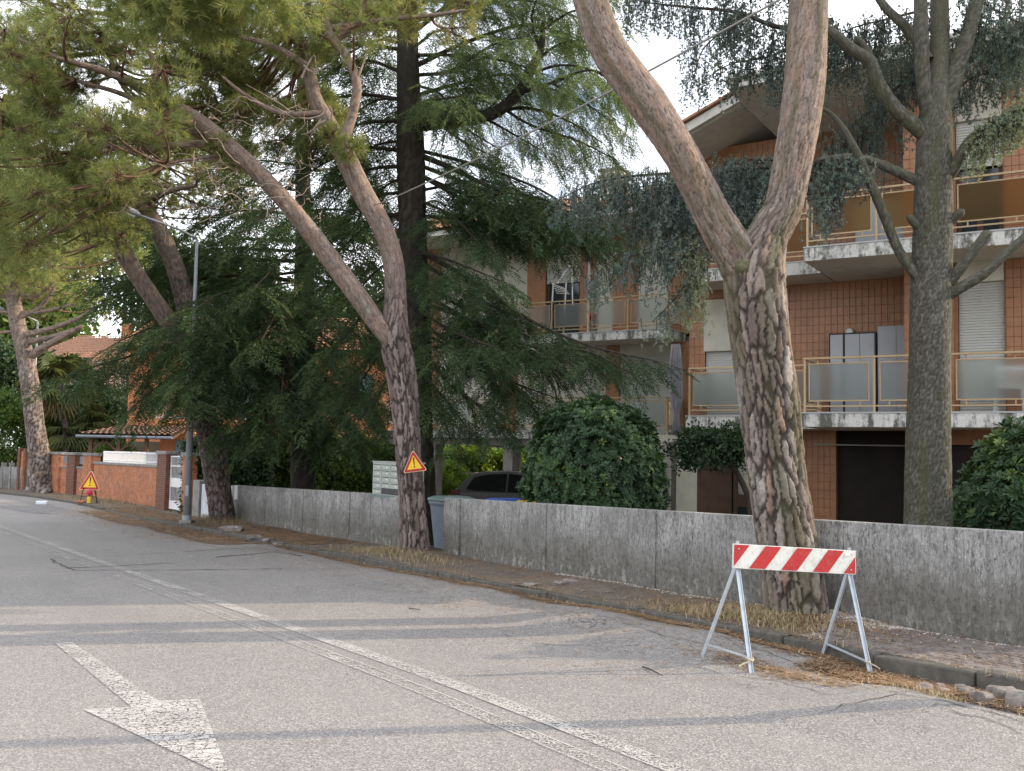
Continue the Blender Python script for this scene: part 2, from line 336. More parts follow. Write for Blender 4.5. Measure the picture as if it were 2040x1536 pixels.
t = NT('pine_bark', .93, .2); c = t.attr('Col', 'Color'); c = t.mix(t.ramp(t.noise(35, 4, .7), (.35, .45), (.75, 0.)), c, (.06, .048, .042))
t.col(c).bump(t.noise(55, 5, .7), .6, .008); M['pine_bark'] = t.m
t = NT('cedar_bark', .95, .15); c = t.attr('Col', 'Color'); t.col(t.mix(t.ramp(t.noise(45, 4, .7), (.4, .5), (.7, 0.)), c, (.05, .05, .042))).bump(t.noise(60, 4), .5, .008); M['cedar_bark'] = t.m
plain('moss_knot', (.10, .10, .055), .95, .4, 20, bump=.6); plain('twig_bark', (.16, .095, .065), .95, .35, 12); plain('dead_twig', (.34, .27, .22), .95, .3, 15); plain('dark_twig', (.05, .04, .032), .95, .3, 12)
def leaf(name, *st, trans=.35, rough=.5, tint=(1.25, 1.2, .55), spec=.3):
    t = NT(name, rough, spec); c = t.ramp(t.attr('v'), *st); t.col(c)
    tr = t.n('BsdfTranslucent', {'Color': t.mix(1., c, tint, 'MULTIPLY')}); ms = t.n('MixShader', {'Fac': trans})
    t.t.links.new(t.b.outputs[0], ms.inputs[1]); t.t.links.new(tr.outputs[0], ms.inputs[2])
    t.t.links.new(ms.outputs[0], t.t.nodes['Material Output'].inputs['Surface']); M[name] = t.m
leaf('pine_needles', (0., (.11, .145, .055)), (.55, (.245, .29, .12)), (.88, (.39, .405, .175)), (.97, (.42, .35, .17)), (1., (.42, .28, .14)), trans=.5, tint=(1.2, 1.18, .6))
leaf('pine_needles_yellow', (0., (.17, .20, .08)), (.6, (.31, .33, .135)), (1., (.46, .42, .18)), trans=.48, tint=(1.1, 1.1, .65))
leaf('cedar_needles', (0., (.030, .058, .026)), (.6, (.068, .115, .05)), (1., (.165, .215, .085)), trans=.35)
leaf('cedar_needles_sunlit', (0., (.085, .13, .065)), (.6, (.155, .215, .105)), (1., (.28, .32, .15)), trans=.48)  # paler copy of cedar_needles; sunlight on the upper boughs put in the colour
leaf('blue_needles', (0., (.075, .11, .11)), (.6, (.15, .205, .20)), (.9, (.22, .275, .24)), (1., (.30, .33, .17)), trans=.25)
leaf('shrub_leaf', (0., (.025, .058, .026)), (.6, (.055, .11, .045)), (.9, (.10, .175, .055)), (1., (.22, .30, .08)), trans=.2, rough=.42, spec=.4)
leaf('hedge_leaf', (0., (.09, .15, .025)), (.6, (.17, .27, .045)), (1., (.32, .38, .09)), trans=.5)
leaf('hedge_dark', (0., (.018, .04, .018)), (.6, (.04, .075, .03)), (1., (.09, .14, .05)), trans=.25)
leaf('hedge_mid', (0., (.04, .07, .02)), (.6, (.10, .155, .04)), (1., (.27, .34, .08)), trans=.4)
leaf('garden_leaf', (0., (.05, .10, .02)), (.6, (.11, .18, .045)), (1., (.24, .30, .09)), trans=.4)
leaf('palm_leaf', (0., (.09, .125, .055)), (.6, (.18, .22, .105)), (.85, (.28, .28, .15)), (1., (.33, .25, .14)), trans=.3)
# ------------------------------------------------------------------ the street
def nb(s): return -.0095 * max(0., s - 38) ** 2 if s < 75 else -.0095 * 37 ** 2 - .7 * (s - 75)
def SN(s, n, dz=0):
    p = U * s + NV * (n + nb(s)); return np.array([p[0], p[1], gz(p[0], p[1]) + dz])
def pxof(p): d = np.asarray(p) - CAM; return CX + F * (d @ RIGHT) / (d @ FWD)
def s_at(px, n):
    a, b = 1., 90.
    for _ in range(50):
        m = (a + b) / 2
        if pxof(SN(m, n)) > px: a = m
        else: b = m
    return a
def grid(name, ss, ns, fz, mat, kind='structure', parent=None):
    V = []; 
    for s in ss:
        for n in ns: p = SN(s, n); p[2] += fz(s, n); V.append(p)
    k = len(ns); Fc = [(i * k + j, i * k + j + 1, (i + 1) * k + j + 1, (i + 1) * k + j) for i in range(len(ss) - 1) for j in range(k - 1)]
    Fc = np.array(Fc)[:, ::-1]
    return npmesh(name, V, Fc, mat, parent, origin=(0, 0, 0) if parent is None else None, kind=kind, smooth=True)
def vnoise(x, y, sc, seed=0):
    x = np.asarray(x) * sc; y = np.asarray(y) * sc; xi = np.floor(x).astype(int); yi = np.floor(y).astype(int); fx = x - xi; fy = y - yi
    def h(a, b):
        v = np.sin((a * 127.1 + b * 311.7 + seed * 74.7)) * 43758.5453; return v - np.floor(v)
    sx = fx * fx * (3 - 2 * fx); sy = fy * fy * (3 - 2 * fy)
    return (h(xi, yi) * (1 - sx) + h(xi + 1, yi) * sx) * (1 - sy) + (h(xi, yi + 1) * (1 - sx) + h(xi + 1, yi + 1) * sx) * sy
far_s = [-400, -120, -40, -20, -5, 5, 15, 25, 30, 33, 36, 39, 42, 46, 50, 55, 60, 66, 74, 80, 100, 140, 220, 400]
grid('ground', far_s, [-400, -200, -80, -30, -8, -5, 9, 20, 35, 60, 120, 250, 450], lambda s, n: -.06, M['yard'])
KN = 7.3
def road_z(s, n):
    z = 0.
    e = max(0., min(1., (n - 5.2) / 1.6))
    if e > 0:                                               # roots heave the asphalt along the kerb
        z += e * (.055 * (float(vnoise(s, n, .9, 3)) - .25) + .03 * (float(vnoise(s, n, 2.4, 5)) - .4))
        for cs, cn, r, h in ((8.7, 6.7, .55, .07), (7.4, 6.6, .7, .05), (6.2, 6.3, .5, .04), (4.3, 6.1, .9, .07), (11.5, 6.8, .7, .05), (27, 6.3, .9, .07), (19.5, 6.3, 1.2, .04)):
            z += h * math.exp(-((s - cs) ** 2 + (n - cn) ** 2) / r ** 2)
        if s < 5.9 and n > 6.5: z -= min(.06, (n - 6.5) * .2) * min(1, (5.9 - s) / .5)
    return z
ss = list(np.arange(-6, 2, 1.)) + list(np.arange(2, 14, .11)) + list(np.arange(14, 34, .3)) + list(np.arange(34, 80, 1.5)) + [85, 95, 120, 180, 300, 400]
ns = [-4.6, -3, -1] + list(np.arange(0, 5, .5)) + list(np.arange(5, KN + .05, .11))
road = grid('road', ss, ns, road_z, M['asphalt'])
tag(road, kind='structure')
def gridz(s, n): return road_z(s, n)
def strip(name, mat, pts_s, n0, n1, dz=.006):              # sheet on the road between n0(s) and n1(s)
    V = []; k = 5
    for s in pts_s:
        for j in range(k):
            n = n0(s) + (n1(s) - n0(s)) * j / (k - 1); p = SN(s, n); p[2] += road_z(s, n) + dz; V.append(p)
    Fc = [(i * k + j, (i + 1) * k + j, (i + 1) * k + j + 1, i * k + j + 1) for i in range(len(pts_s) - 1) for j in range(k - 1)]
    return npmesh(name, V, Fc, mat, road)
cl = lambda s: float(np.interp(s, [-6, 4.27, 6.72, 9.15, 18.17, 29.7, 45], [3.79, 3.81, 3.84, 3.78, 3.5, 3.2, 3.3]))
sl = list(np.arange(-6, 44, .5))
strip('centre_line', M['road_paint'], sl, lambda s: cl(s) - .0, lambda s: cl(s) + .12)
strip('centre_line', M['road_paint_faint'], sl, lambda s: cl(s) - .30, lambda s: cl(s) - .19, .005)
for a, b in ((-.022, -.004), (.124, .136), (-.318, -.304), (-.186, -.172)):      # old, half covered edges of earlier lines
    strip('centre_line_edge', M['road_paint_edge'], sl, lambda s, a=a: cl(s) + a, lambda s, b=b: cl(s) + b, .007)
AR = [(110, 1281), (143, 1279), (316, 1396), (398, 1392), (432, 1478), (458, 1545), (430, 1536), (165, 1413), (262, 1408)]
pts = [G(x, y, .007) for x, y in AR]
mb = MB(); mb.add(pts, [(0, 8, 2, 1), (8, 7, 6, 5, 4, 3, 2)]); mb.build('arrow_marking', M['road_paint_arrow'], road)
def patch(name, mat, px, dz=.004):
    V = [G(x, y) for x, y in px]; q = []
    for p in V:
        s, n = p @ np.r_[U, 0], p @ np.r_[NV, 0]; r = p.copy(); r[2] += road_z(s, n) + dz; q.append(r)
    MB().add(q, [tuple(reversed(range(len(q))))]).build(name, mat, road)
patch('asphalt_patch', M['asphalt_patch'], [(0, 1001), (60, 1000), (150, 1010), (185, 1018), (160, 1024), (70, 1024), (0, 1012)], .005)
def crack(px, w=.03, dz=.006):
    w = w * (.45 if min(y for x, y in px) > 1200 else 1.)
    P = [G(x, y) for x, y in px]; Q = []
    for a, b in zip(P[:-1], P[1:]):
        m = max(2, int(np.linalg.norm(b - a) / .12))
        for i in range(m): Q.append(a + (b - a) * i / m)
    Q.append(P[-1]); V = []
    for i, p in enumerate(Q):
        t_ = Q[min(i + 1, len(Q) - 1)] - Q[max(0, i - 1)]; t_ = t_ / np.linalg.norm(t_); nn = np.array([-t_[1], t_[0], 0]); j = RNG.normal(0, .022, 3) * [1, 1, 0]; ww = w * RNG.uniform(.25, 1.2)
        for sg in (-1, 1):
            q = p + j + nn * sg * ww / 2; s, n = q @ np.r_[U, 0], q @ np.r_[NV, 0]; q[2] = gz(q[0], q[1]) + road_z(s, n) + dz; V.append(q)
    Fc = [(2 * i, 2 * i + 1, 2 * i + 3, 2 * i + 2) for i in range(len(Q) - 1)]
    npmesh('crack', V, Fc, M['tar'], road)
crack([(100, 1113), (130, 1130), (150, 1137), (330, 1136), (560, 1134)], .05); crack([(100, 1113), (330, 1102), (520, 1097), (610, 1108)], .035)
crack([(130, 1132), (230, 1128), (340, 1122)], .05); crack([(430, 1111), (545, 1104), (600, 1112)], .08)
crack([(0, 1042), (140, 1041), (300, 1043)], .03)
crack([(1000, 1262), (1040, 1282), (1160, 1290)], .018); crack([(1430, 1280), (1560, 1318), (1700, 1352), (1830, 1365)], .03); crack([(1480, 1352), (1560, 1365), (1650, 1400), (1700, 1395)], .025)
crack([(1640, 1430), (1780, 1405), (1890, 1418), (2040, 1455)], .03); crack([(1250, 1260), (1330, 1285), (1420, 1302)], .02); crack([(1890, 1440), (1960, 1452), (2040, 1480)], .03)
# kerb: single stones
kerb = bpy.data.objects.new('kerb', None); COL.objects.link(kerb); kerb['kind'] = 'structure'; OFF['kerb'] = np.zeros(3)
s = -5.
while s < 62:
    ln = random.uniform(.85, 1.05); z0 = random.uniform(-.012, .012); dn = random.uniform(-.015, .015); tz = random.uniform(-.012, .012)
    if 30.5 < s < 37.5: z0 -= .06
    mb = MB(); p = []
    for zz in (-.15, .115 + z0):
        for ee in (KN + dn, KN + .135 + dn):
            for q in (s + .006, s + ln - .006): p.append(SN(q, ee, zz + (tz if q > s + .1 else -tz)))
    mb.add(p, [(0, 2, 3, 1), (4, 5, 7, 6), (0, 1, 5, 4), (2, 6, 7, 3), (0, 4, 6, 2), (1, 3, 7, 5)]); mb.build('kerb_stone', M['kerb'], kerb, bevel=.018); s += ln
WN = lambda s: 8.77 + (s - 4.95) * .01437                    # front face of the concrete wall
def pave_z(s, n):
    z = .10 + .02 * (float(vnoise(s, n, 1.3, 9)) - .5)
    for cs, cn, r, h in ((7.1, 8.4, .75, .10), (15.9, 8.4, .8, .10), (28, 8.7, .9, .1), (24.5, 8.2, 1., .06), (10.5, 8., .7, .03)): z += h * math.exp(-((s - cs) ** 2 + (n - cn) ** 2) / r ** 2)
    if 30.5 < s < 37.5: z -= .05
    return z
pv_ = grid('pavement', list(np.arange(-6, 1.5, .5)) + list(np.arange(1.5, 20, .16)) + list(np.arange(20, 66, .6)), list(np.linspace(KN + .12, 9.9, 18)), pave_z, M['pavement'])
# single setts where they can be told apart (right foreground), laid in shallow arcs
tile_me = {}
def sett_mesh(k):
    if k in tile_me: return tile_me[k]
    r = random.Random(k); me = bpy.data.meshes.new('sett'); x, y = .046 * r.uniform(.85, 1.08), .043 * r.uniform(.85, 1.08); q = .006; V = []
    for zz, i in ((-.04, 0), (.004, 0), (.011, q)):
        for sx, sy in ((-1, -1), (1, -1), (1, 1), (-1, 1)): V.append((sx * (x - i) + r.uniform(-.004, .004), sy * (y - i) + r.uniform(-.004, .004), zz + r.uniform(-.002, .003)))
    Fc = [(8, 9, 10, 11)] + [(b + i, b + (i + 1) % 4, b + 4 + (i + 1) % 4, b + 4 + i) for b in (0, 4) for i in range(4)]
    me.from_pydata(V, [], Fc); me.update(); me.materials.append(M['sett']); tile_me[k] = me; return me
joint = grid('joint_bed', list(np.arange(2.6, 6.45, .15)), list(np.linspace(KN + .15, 8.72, 8)), lambda s, n: pave_z(s, n) + .006 - (.03 if s > 6.35 else 0), M['sett_joint'], kind=None, parent=pv_)
spots = []
for i in range(40):
    for j in range(16):
        n = KN + .20 + j * .094; s = 2.65 + i * .102 + .10 * math.sin((n - KN) * 4.2) + random.uniform(-.008, .008)
        lim = 6.3 - .5 * max(0, (n - 8.0)) * 1.2 + .12 * math.sin(9 * n)
        if 2.7 < s < lim and n < 8.66: spots.append((s, n + random.uniform(-.006, .006)))
spots.sort(key=lambda q: abs(q[0] - 4.6) + .2 * abs(q[1] - 7.8)); rest = MB()
for i, (s, n) in enumerate(spots):
    p = SN(s, n); z = pave_z(s, n) + random.uniform(.002, .010) + p[2]; rz = math.atan2(NV[1], NV[0]) + .35 * math.cos((n - KN) * 4.2) + random.uniform(-.08, .08)
    if i < 290:
        o = bpy.data.objects.new('sett', sett_mesh(i % 12)); COL.objects.link(o); o.parent = pv_; o.location = (p[0], p[1], z); o.rotation_euler = (random.uniform(-.04, .04), random.uniform(-.04, .04), rz)
    else:
        me = sett_mesh(i % 12); ca, sa = math.cos(rz), math.sin(rz)
        rest.add([(p[0] + v.co.x * ca - v.co.y * sa, p[1] + v.co.x * sa + v.co.y * ca, z + v.co.z) for v in me.vertices], [tuple(f.vertices) for f in me.polygons])
rest.build('setts', M['sett'], pv_, kind='stuff')

# ------------------------------------------------------------------ concrete boundary wall
wall_r = empty('concrete_wall', SN(10, WN(10)), 'long mould-stained grey concrete wall behind the striped barrier', 'wall')
wall_l = empty('concrete_wall', SN(22, WN(22)), 'grey concrete panel wall left of the road-sign tree, mailbox cabinet on its end', 'wall')
def panel(root, s0, s1, h=1.03, th=.14, dn=0., name='panel', mat='wall_concrete'):
    lo_ = SN((s0 + s1) / 2, WN(s0)); mb = MB(); p = []
    for zz in (-.25, h):
        for dd in (0, th):
            for s in (s0, s1): p.append(SN(s, WN(s) + dn + dd, .1 + zz))
    mb.add(p, [(0, 2, 3, 1), (4, 5, 7, 6), (0, 1, 5, 4), (2, 6, 7, 3), (0, 4, 6, 2), (1, 3, 7, 5)])
    o = mb.build(name, M[mat], None, bevel=.012, origin=SN((s0 + s1) / 2, WN(s0), .1))
    o.parent = root; o.location = tuple(OFF[o.name] - OFF[root.name]); return o
for a, b in ((4.95, 7.28), (7.31, 9.86), (9.91, 12.42), (12.47, 15.08), (15.19, 15.75)): panel(wall_r, a, b)
for a, b in ((7.27, 7.32), (9.85, 9.92), (12.41, 12.48)): panel(wall_r, a, b, 1.0, .10, .022, 'joint_post')
panel(wall_r, 15.07, 15.2, 1.0, .08, .05, 'joint_post')
p0 = 4.95                                                    # the wall turns back here
mb = MB(); q = SN(p0, WN(p0), .1); mb.add([q + np.r_[NV * d_ - U * e_, z_] for z_ in (-.25, 1.03) for d_ in (.143, 3.2) for e_ in (.0, .14)], [(0, 2, 3, 1), (4, 5, 7, 6), (0, 1, 5, 4), (2, 6, 7, 3), (0, 4, 6, 2), (1, 3, 7, 5)]); mb.build('return_panel', M['wall_concrete'], wall_r)
for a, b in ((25.66, 28.6), (22.87, 25.62), (20.05, 22.83), (18.95, 20.0)): panel(wall_l, a, b)
panel(wall_l, 17.0, 18.93, .99)
for a, b in ((25.61, 25.67), (22.82, 22.88), (19.99, 20.06)): panel(wall_l, a, b, 1.0, .10, .025, 'joint_post')
ww = empty('white_wall', SN(30, WN(30)), 'short white-painted low wall beside the metal gate', 'wall')
panel(ww, 28.66, 31.9, 1.0, .12, .02, 'panel', 'wall_white'); panel(ww, 31.95, 32.7, 1.12, .3, -.05, 'end_post', 'cap_concrete')
nb_ = empty('paper_notice', SN(28.0, WN(28)), 'torn paper notice stuck on the concrete wall by the dark pine', 'notice')
mb = MB(); mb.add([SN(s, WN(s) - .004, z) for z in (.72, 1.12) for s in (28.35, 28.05)], [(0, 1, 3, 2)]); mb.build('sheet', M['paper'], nb_)

# mailbox cabinet
mx0, mx1 = 18.85, 17.0; zb = 1.1
base = SN(18, WN(18), zb); mail = empty('mailbox_cabinet', base, 'pale grey-green cabinet of stacked letterboxes on the wall end', 'mailbox')
fr = lambda a, d, z: base + np.r_[-U * a + NV * d, z]        # a runs right along the wall, d away from the street
W2 = .86
MB().box(fr, -W2, W2, .012, .30, .0, .67).build('case', M['mailbox'], mail, bevel=.006)
MB().box(fr, -W2 - .02, W2 + .02, -.005, .32, .67, .69).build('top_cap', M['mailbox'], mail); MB().box(fr, -W2 - .03, W2 + .03, .0, .31, -.05, .0).build('plinth', M['bin_lid_green'], mail)
for r in range(5):
    for c in range(4):
        x0 = -W2 + .04 + c * (2 * W2 - .08) / 4; x1 = x0 + (2 * W2 - .08) / 4 - .02; z0 = .65 - (r + 1) * .126; z1 = z0 + .112
        if r == 4 and c in (1, 2):
            MB().box(fr, x0, x1, .004, .02, z0 + .0, z1 + .02).build('parcel_opening', M['mailbox_dark'], mail); continue
        b_ = MB().box(fr, x0, x1, -.004, .014, z0, z1).build('letterbox_door', M['mailbox'], mail, bevel=.004)
        MB().box(fr, x0 + .03, x1 - .03, -.007, -.003, z1 - .026, z1 - .012).build('letter_slot', M['mailbox_dark'], b_)
        MB().box(fr, x0 + .20, x0 + .28, -.007, -.003, z0 + .035, z0 + .055).build('name_plate', M['plastic_white'], b_)

# wheelie bins
def wheelie(loc, rz, lid, label, h=1.05, w_=.58):
    r = empty('wheelie_bin', loc, label, 'bin', 'wheeled bins behind the concrete wall'); ca, sa = math.cos(rz), math.sin(rz)
    fr = lambda a, d, z: np.array(loc) + np.array([a * ca - d * sa, a * sa + d * ca, z])
    mb = MB(); p = [fr(x * k, y * k2, z) for z, k, k2 in ((.05, .78, .72), (h - .13, .97, .97), (h - .08, 1.05, 1.05), (h - .03, 1.05, 1.05)) for x, y in ((-w_ / 2, -.32), (w_ / 2, -.32), (w_ / 2, .32), (-w_ / 2, .32))]
    mb.add(p, [(3, 2, 1, 0)] + [(b + i, b + (i + 1) % 4, b + 4 + (i + 1) % 4, b + 4 + i) for b in (0, 4, 8) for i in range(4)] + [(12, 13, 14, 15)]); mb.build('body', M['bin_grey'], r, bevel=.02)
    p = [fr(x * k, y * k2 , z) for z, k, k2 in ((h - .028, 1.1, 1.1), (h + .02, 1.09, 1.08), (h + .06, .8, .8)) for x, y in ((-w_ / 2, -.32), (w_ / 2, -.32), (w_ / 2, .32), (-w_ / 2, .32))]
    MB().add(p, [(3, 2, 1, 0), (8, 9, 10, 11)] + [(b + i, b + (i + 1) % 4, b + 4 + (i + 1) % 4, b + 4 + i) for b in (0, 4) for i in range(4)]).build('lid', M[lid], r, bevel=.012)
    MB().tube([fr(-w_ * .4, .40, h - .06), fr(w_ * .4, .40, h - .06)], .016).build('handle', M[lid], r)
    for sx in (-1, 1):
        wl = MB().tube([fr(sx * w_ * .44, .26, .10), fr(sx * w_ * .52, .26, .10)], .10, 16).build('wheel', M['tyre'], r); MB().tube([fr(sx * w_ * .52, .26, .10), fr(sx * w_ * .53, .26, .10)], .05, 12).build('hub', M['bin_grey'], wl)
ST = math.atan2(-U[1], -U[0])
wheelie(SN(16.28, 9.4, .1), ST, 'bin_lid_green', 'tall grey wheeled bin with greenish lid in the wall gap', .98, .6)
wheelie(SN(14.55, 9.55, .1), ST + .05, 'bin_lid_blue', 'bin with a bright blue lid just showing over the concrete wall', .985)
wheelie(SN(13.55, 9.55, .1), ST - .04, 'bin_lid_yellow', 'bin with a yellow lid just showing over the concrete wall', .985)

# ------------------------------------------------------------------ apartment blocks
F1, F2, EV = 2.46, 5.50, 8.72
apt = empty('apartment_building', BF(2, 2, -.1), 'terracotta-tiled apartment block with balconies behind the thick straight-trunked tree', 'building')
apl = empty('apartment_building', BF(-11, 9, -.5), 'set-back tiled apartment block on concrete pillars behind the dark cedar', 'building')
TW, TH = .122, .176
tiles = {'r': [], 'l': []}
tm = bpy.data.meshes.new('facade_tile'); _x, _z, _q = TW / 2 - .0028, TH / 2 - .0028, .003
tm.from_pydata([(sx * (_x - i), d, sz * (_z - i)) for d, i in ((0., 0.), (-.008, 0.), (-.011, _q)) for sx, sz in ((-1, -1), (1, -1), (1, 1), (-1, 1))], [],
               [(8, 9, 10, 11)] + [(b + i, b + (i + 1) % 4, b + 4 + (i + 1) % 4, b + 4 + i) for b in (0, 4) for i in range(4)]); tm.update(); tm.materials.append(M['facade_tile'])
def tiled(key, a0, a1, d, z0, z1, holes=()):                # wall core plus a field of tiles
    mb = MB(); root = apt if key == 'r' else apl
    na = max(1, round((a1 - a0) / TW)); nz = max(1, round((z1 - z0) / TH)); ta, tz_ = (a1 - a0) / na, (z1 - z0) / nz
    for i in range(na):
        for j in range(nz):
            a = a0 + (i + .5) * ta; z = z0 + (j + .5) * tz_
            if any(h0 - .01 < a < h1 + .01 and g0 - .01 < z < g1 + .01 for h0, h1, g0, g1 in holes): continue
            tiles[key].append((a, d, z, ta / TW, tz_ / TH))
    xs = sorted({a0, a1, *[min(max(h, a0), a1) for q in holes for h in q[:2]]}); zs = sorted({z0, z1, *[min(max(h, z0), z1) for q in holes for h in q[2:]]})
    for x0, x1 in zip(xs, xs[1:]):
        for y0, y1 in zip(zs, zs[1:]):
            if any(h0 <= (x0 + x1) / 2 <= h1 and g0 <= (y0 + y1) / 2 <= g1 for h0, h1, g0, g1 in holes): continue
            mb.box(BF, x0, x1, d + .002, d + .25, y0, y1)
    mb.build('wall', M['tile_joint'], root)
def shutter(root, a0, a1, d, z0, z1, zopen=None, frame=True):
    zo = zopen if zopen is not None else z0; mb = MB(); z = z1; k = 0
    while z > zo + .01:
        zl = max(zo, z - .05); mb.add([BF(a, dd, zz) for dd, zz in ((d, z), (d - .014, z - .012), (d - .014, zl + .006), (d, zl)) for a in (a0, a1)], [(0, 1, 3, 2), (2, 3, 5, 4), (4, 5, 7, 6)]); z = zl
    mb.box(BF, a0, a1, d, d + .02, zo, z1); mb.box(BF, a0, a1, d - .018, d, zo - .03, zo)
    sh = mb.build('roller_shutter', M['shutter'], root); MB().box(BF, a0 + .1, a0 + .16, d - .03, d - .018, zo - .02, zo + .015).box(BF, a1 - .16, a1 - .1, d - .03, d - .018, zo - .02, zo + .015).build('stop', M['sign_black'], sh)
    if zopen is not None:
        wd = MB().box(BF, a0, a1, d + .08, d + .10, z0, zo + .05).build('window', M['window_glass'], root)
        MB().box(BF, a0, a0 + .07, d + .05, d + .079, z0, zo).box(BF, a1 - .07, a1, d + .05, d + .079, z0, zo).box(BF, (a0 + a1) / 2 - .05, (a0 + a1) / 2 + .05, d + .05, d + .079, z0, zo).build('frame', M['brown_wood'], wd)
def cream(root, a0, a1, d, z0, z1, mat='cream_plaster', name='render_panel'): return MB().box(BF, a0, a1, d - .012, d + .2, z0, z1).build(name, M[mat], root)
def slab(root, a0, a1, d0, d1, zt, th=.24, top=True):
    o = MB().box(BF, a0, a1, d0, d1, zt - th, zt).build('balcony_slab', M['slab_paint'], root)
    MB().box(BF, a0 + .02, a1 - .02, d0 + .02, d1 - .02, zt - th - .004, zt - th - .001).build('soffit', M['soffit'], o)
    MB().box(BF, a0 - .012, a1 + .012, d0 - .012, d1 + .0, zt + .001, zt + .026).build('edge_coping', M['pipe_grey'], o); return o
def railing(root, p, q, zt, gl, npan, posts=True, h=1.0):   # p, q = (a, d): straight run of railing from p to q
    p = np.array(p, float); q = np.array(q, float); ln = np.linalg.norm(q - p); tt = (q - p) / ln; fr = lambda x, y, z: BF(*(p + tt * x + np.array([tt[1], -tt[0]]) * y), zt + z)
    r = MB(); r.box(fr, 0, ln, -.03, .03, h - .012, h + .02); r.box(fr, 0, ln, -.014, .014, .12, .145)
    for i in range(npan + 1):
        x = min(max(.02, i * ln / npan), ln - .02); r.box(fr, x - .018, x + .018, -.018, .018, .027, h - .013)
    ro = r.build('railing', M['railing_metal'], root)
    for i in range(npan):
        x0 = i * ln / npan + .085; x1 = (i + 1) * ln / npan - .085; f = MB(); z0, z1 = .22, h - .085; b = .022
        f.box(fr, x0, x1, -.037, -.013, z1 - b, z1); f.box(fr, x0, x1, -.037, -.013, z0, z0 + b); f.box(fr, x0, x0 + b, -.037, -.013, z0 + b, z1 - b); f.box(fr, x1 - b, x1, -.037, -.013, z0 + b, z1 - b)
        for x in (x0 + (x1 - x0) * .15, x0 + (x1 - x0) * .85): f.box(fr, x - .011, x + .011, -.03, -.02, z1, h - .013); f.box(fr, x - .011, x + .011, -.03, -.02, .146, z0)
        f.build('pane_frame', M['railing_metal'], ro); MB().box(fr, x0 + b, x1 - b, -.029, -.021, z0 + b, z1 - b).build('pane', M[gl], ro)
AE = 8.3                                                     # right-hand end of the block
# --- right block
H1 = [(2.48, 3.24, F1, 4.87 + .38)]; H2 = [(2.42, 3.25, F2, EV)]
tiled('r', 1.56, 4.6, 1.3, F1, F2 - .24, [(2.48, 3.24, F1, F2 - .2)]); tiled('r', 1.56, 4.6, 1.3, F2, EV - .01, [(2.46, 3.24, F2, EV + .1)])
tiled('r', 1.56, 1.86, 1.3, -.2, F1 - .24)
MB().box(BF, 4.6, AE, 1.3, 1.5, -.2, EV).build('wall', M['tile_joint'], apt)
cream(apt, 2.485, 3.235, 1.3, 4.88, F2 - .24); cream(apt, 2.465, 3.235, 1.3, 7.87, EV)
shutter(apt, 2.49, 3.23, 1.40, F1, 4.88); shutter(apt, 2.47, 3.23, 1.40, F2, 7.87, 7.03)
tiled('r', -3.09, 1.56, 2.4, F1, F2 - .24, [(-2.76, -1.7, F1, 5.06)]); tiled('r', -3.09, 1.56, 3.3, F2, EV, [(-2.5, -1.5, F2, 8.0)])
cream(apt, -2.755, -1.705, 2.4, 3.93, 5.06); shutter(apt, -2.74, -1.72, 2.5, F1, 3.93); shutter(apt, -2.49, -1.51, 3.4, F2, 8.0)
tiled('r', -1.25, .06, 2.4, -.2, F1 - .24)
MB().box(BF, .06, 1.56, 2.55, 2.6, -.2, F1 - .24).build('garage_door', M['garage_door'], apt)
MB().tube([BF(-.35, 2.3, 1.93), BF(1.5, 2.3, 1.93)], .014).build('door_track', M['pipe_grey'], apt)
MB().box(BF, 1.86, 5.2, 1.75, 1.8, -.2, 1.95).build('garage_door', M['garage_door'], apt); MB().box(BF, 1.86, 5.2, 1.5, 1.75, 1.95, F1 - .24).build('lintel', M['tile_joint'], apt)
MB().box(BF, 1.56, 1.8, 1.5, 2.55, -.2, EV).build('return_wall', M['tile_joint'], apt)
MB().box(BF, -3.09, AE, 14, 14.2, -.2, EV).box(BF, AE - .2, AE, 1.5, 14, -.2, EV).box(BF, -3.09, -2.89, 2.65, 14, F1 - .24, F2).box(BF, -3.09, -2.89, 3.55, 14, F2, EV).build('wall', M['cream_plaster'], apt)
MB().box(BF, -2.88, AE - .2, 2.65, 14, F2 - .24, F2 - .05).box(BF, -2.88, AE - .2, 2.65, 14, F1 - .24, F1 - .05).build('floor_slab', M['soffit'], apt)
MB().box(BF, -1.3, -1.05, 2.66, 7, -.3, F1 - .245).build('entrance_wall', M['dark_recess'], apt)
slab(apt, .0, 7.2, .0, 1.298, F1); slab(apt, .0, 1.555, 1.30, 2.398, F1); slab(apt, -2.72, -.004, 1.28, 2.398, F1)
slab(apt, .05, 7.2, .0, 1.298, F2); slab(apt, .05, 1.555, 1.30, 3.298, F2); slab(apt, -2.72, .046, 1.28, 3.298, F2)
railing(apt, (.04, .05), (6.2, .05), F1, 'frosted_glass', 5); railing(apt, (.04, 1.25), (.04, .09), F1, 'frosted_glass', 1); railing(apt, (-2.68, 1.33), (-.0, 1.33), F1, 'frosted_glass', 2); railing(apt, (-2.68, 2.36), (-2.68, 1.37), F1, 'frosted_glass', 1)
railing(apt, (.09, .05), (6.25, .05), F2, 'amber_glass', 5, h=.97); railing(apt, (.09, 1.25), (.09, .09), F2, 'amber_glass', 1, h=.97); railing(apt, (-2.68, 1.33), (.05, 1.33), F2, 'amber_glass', 2, h=.97)
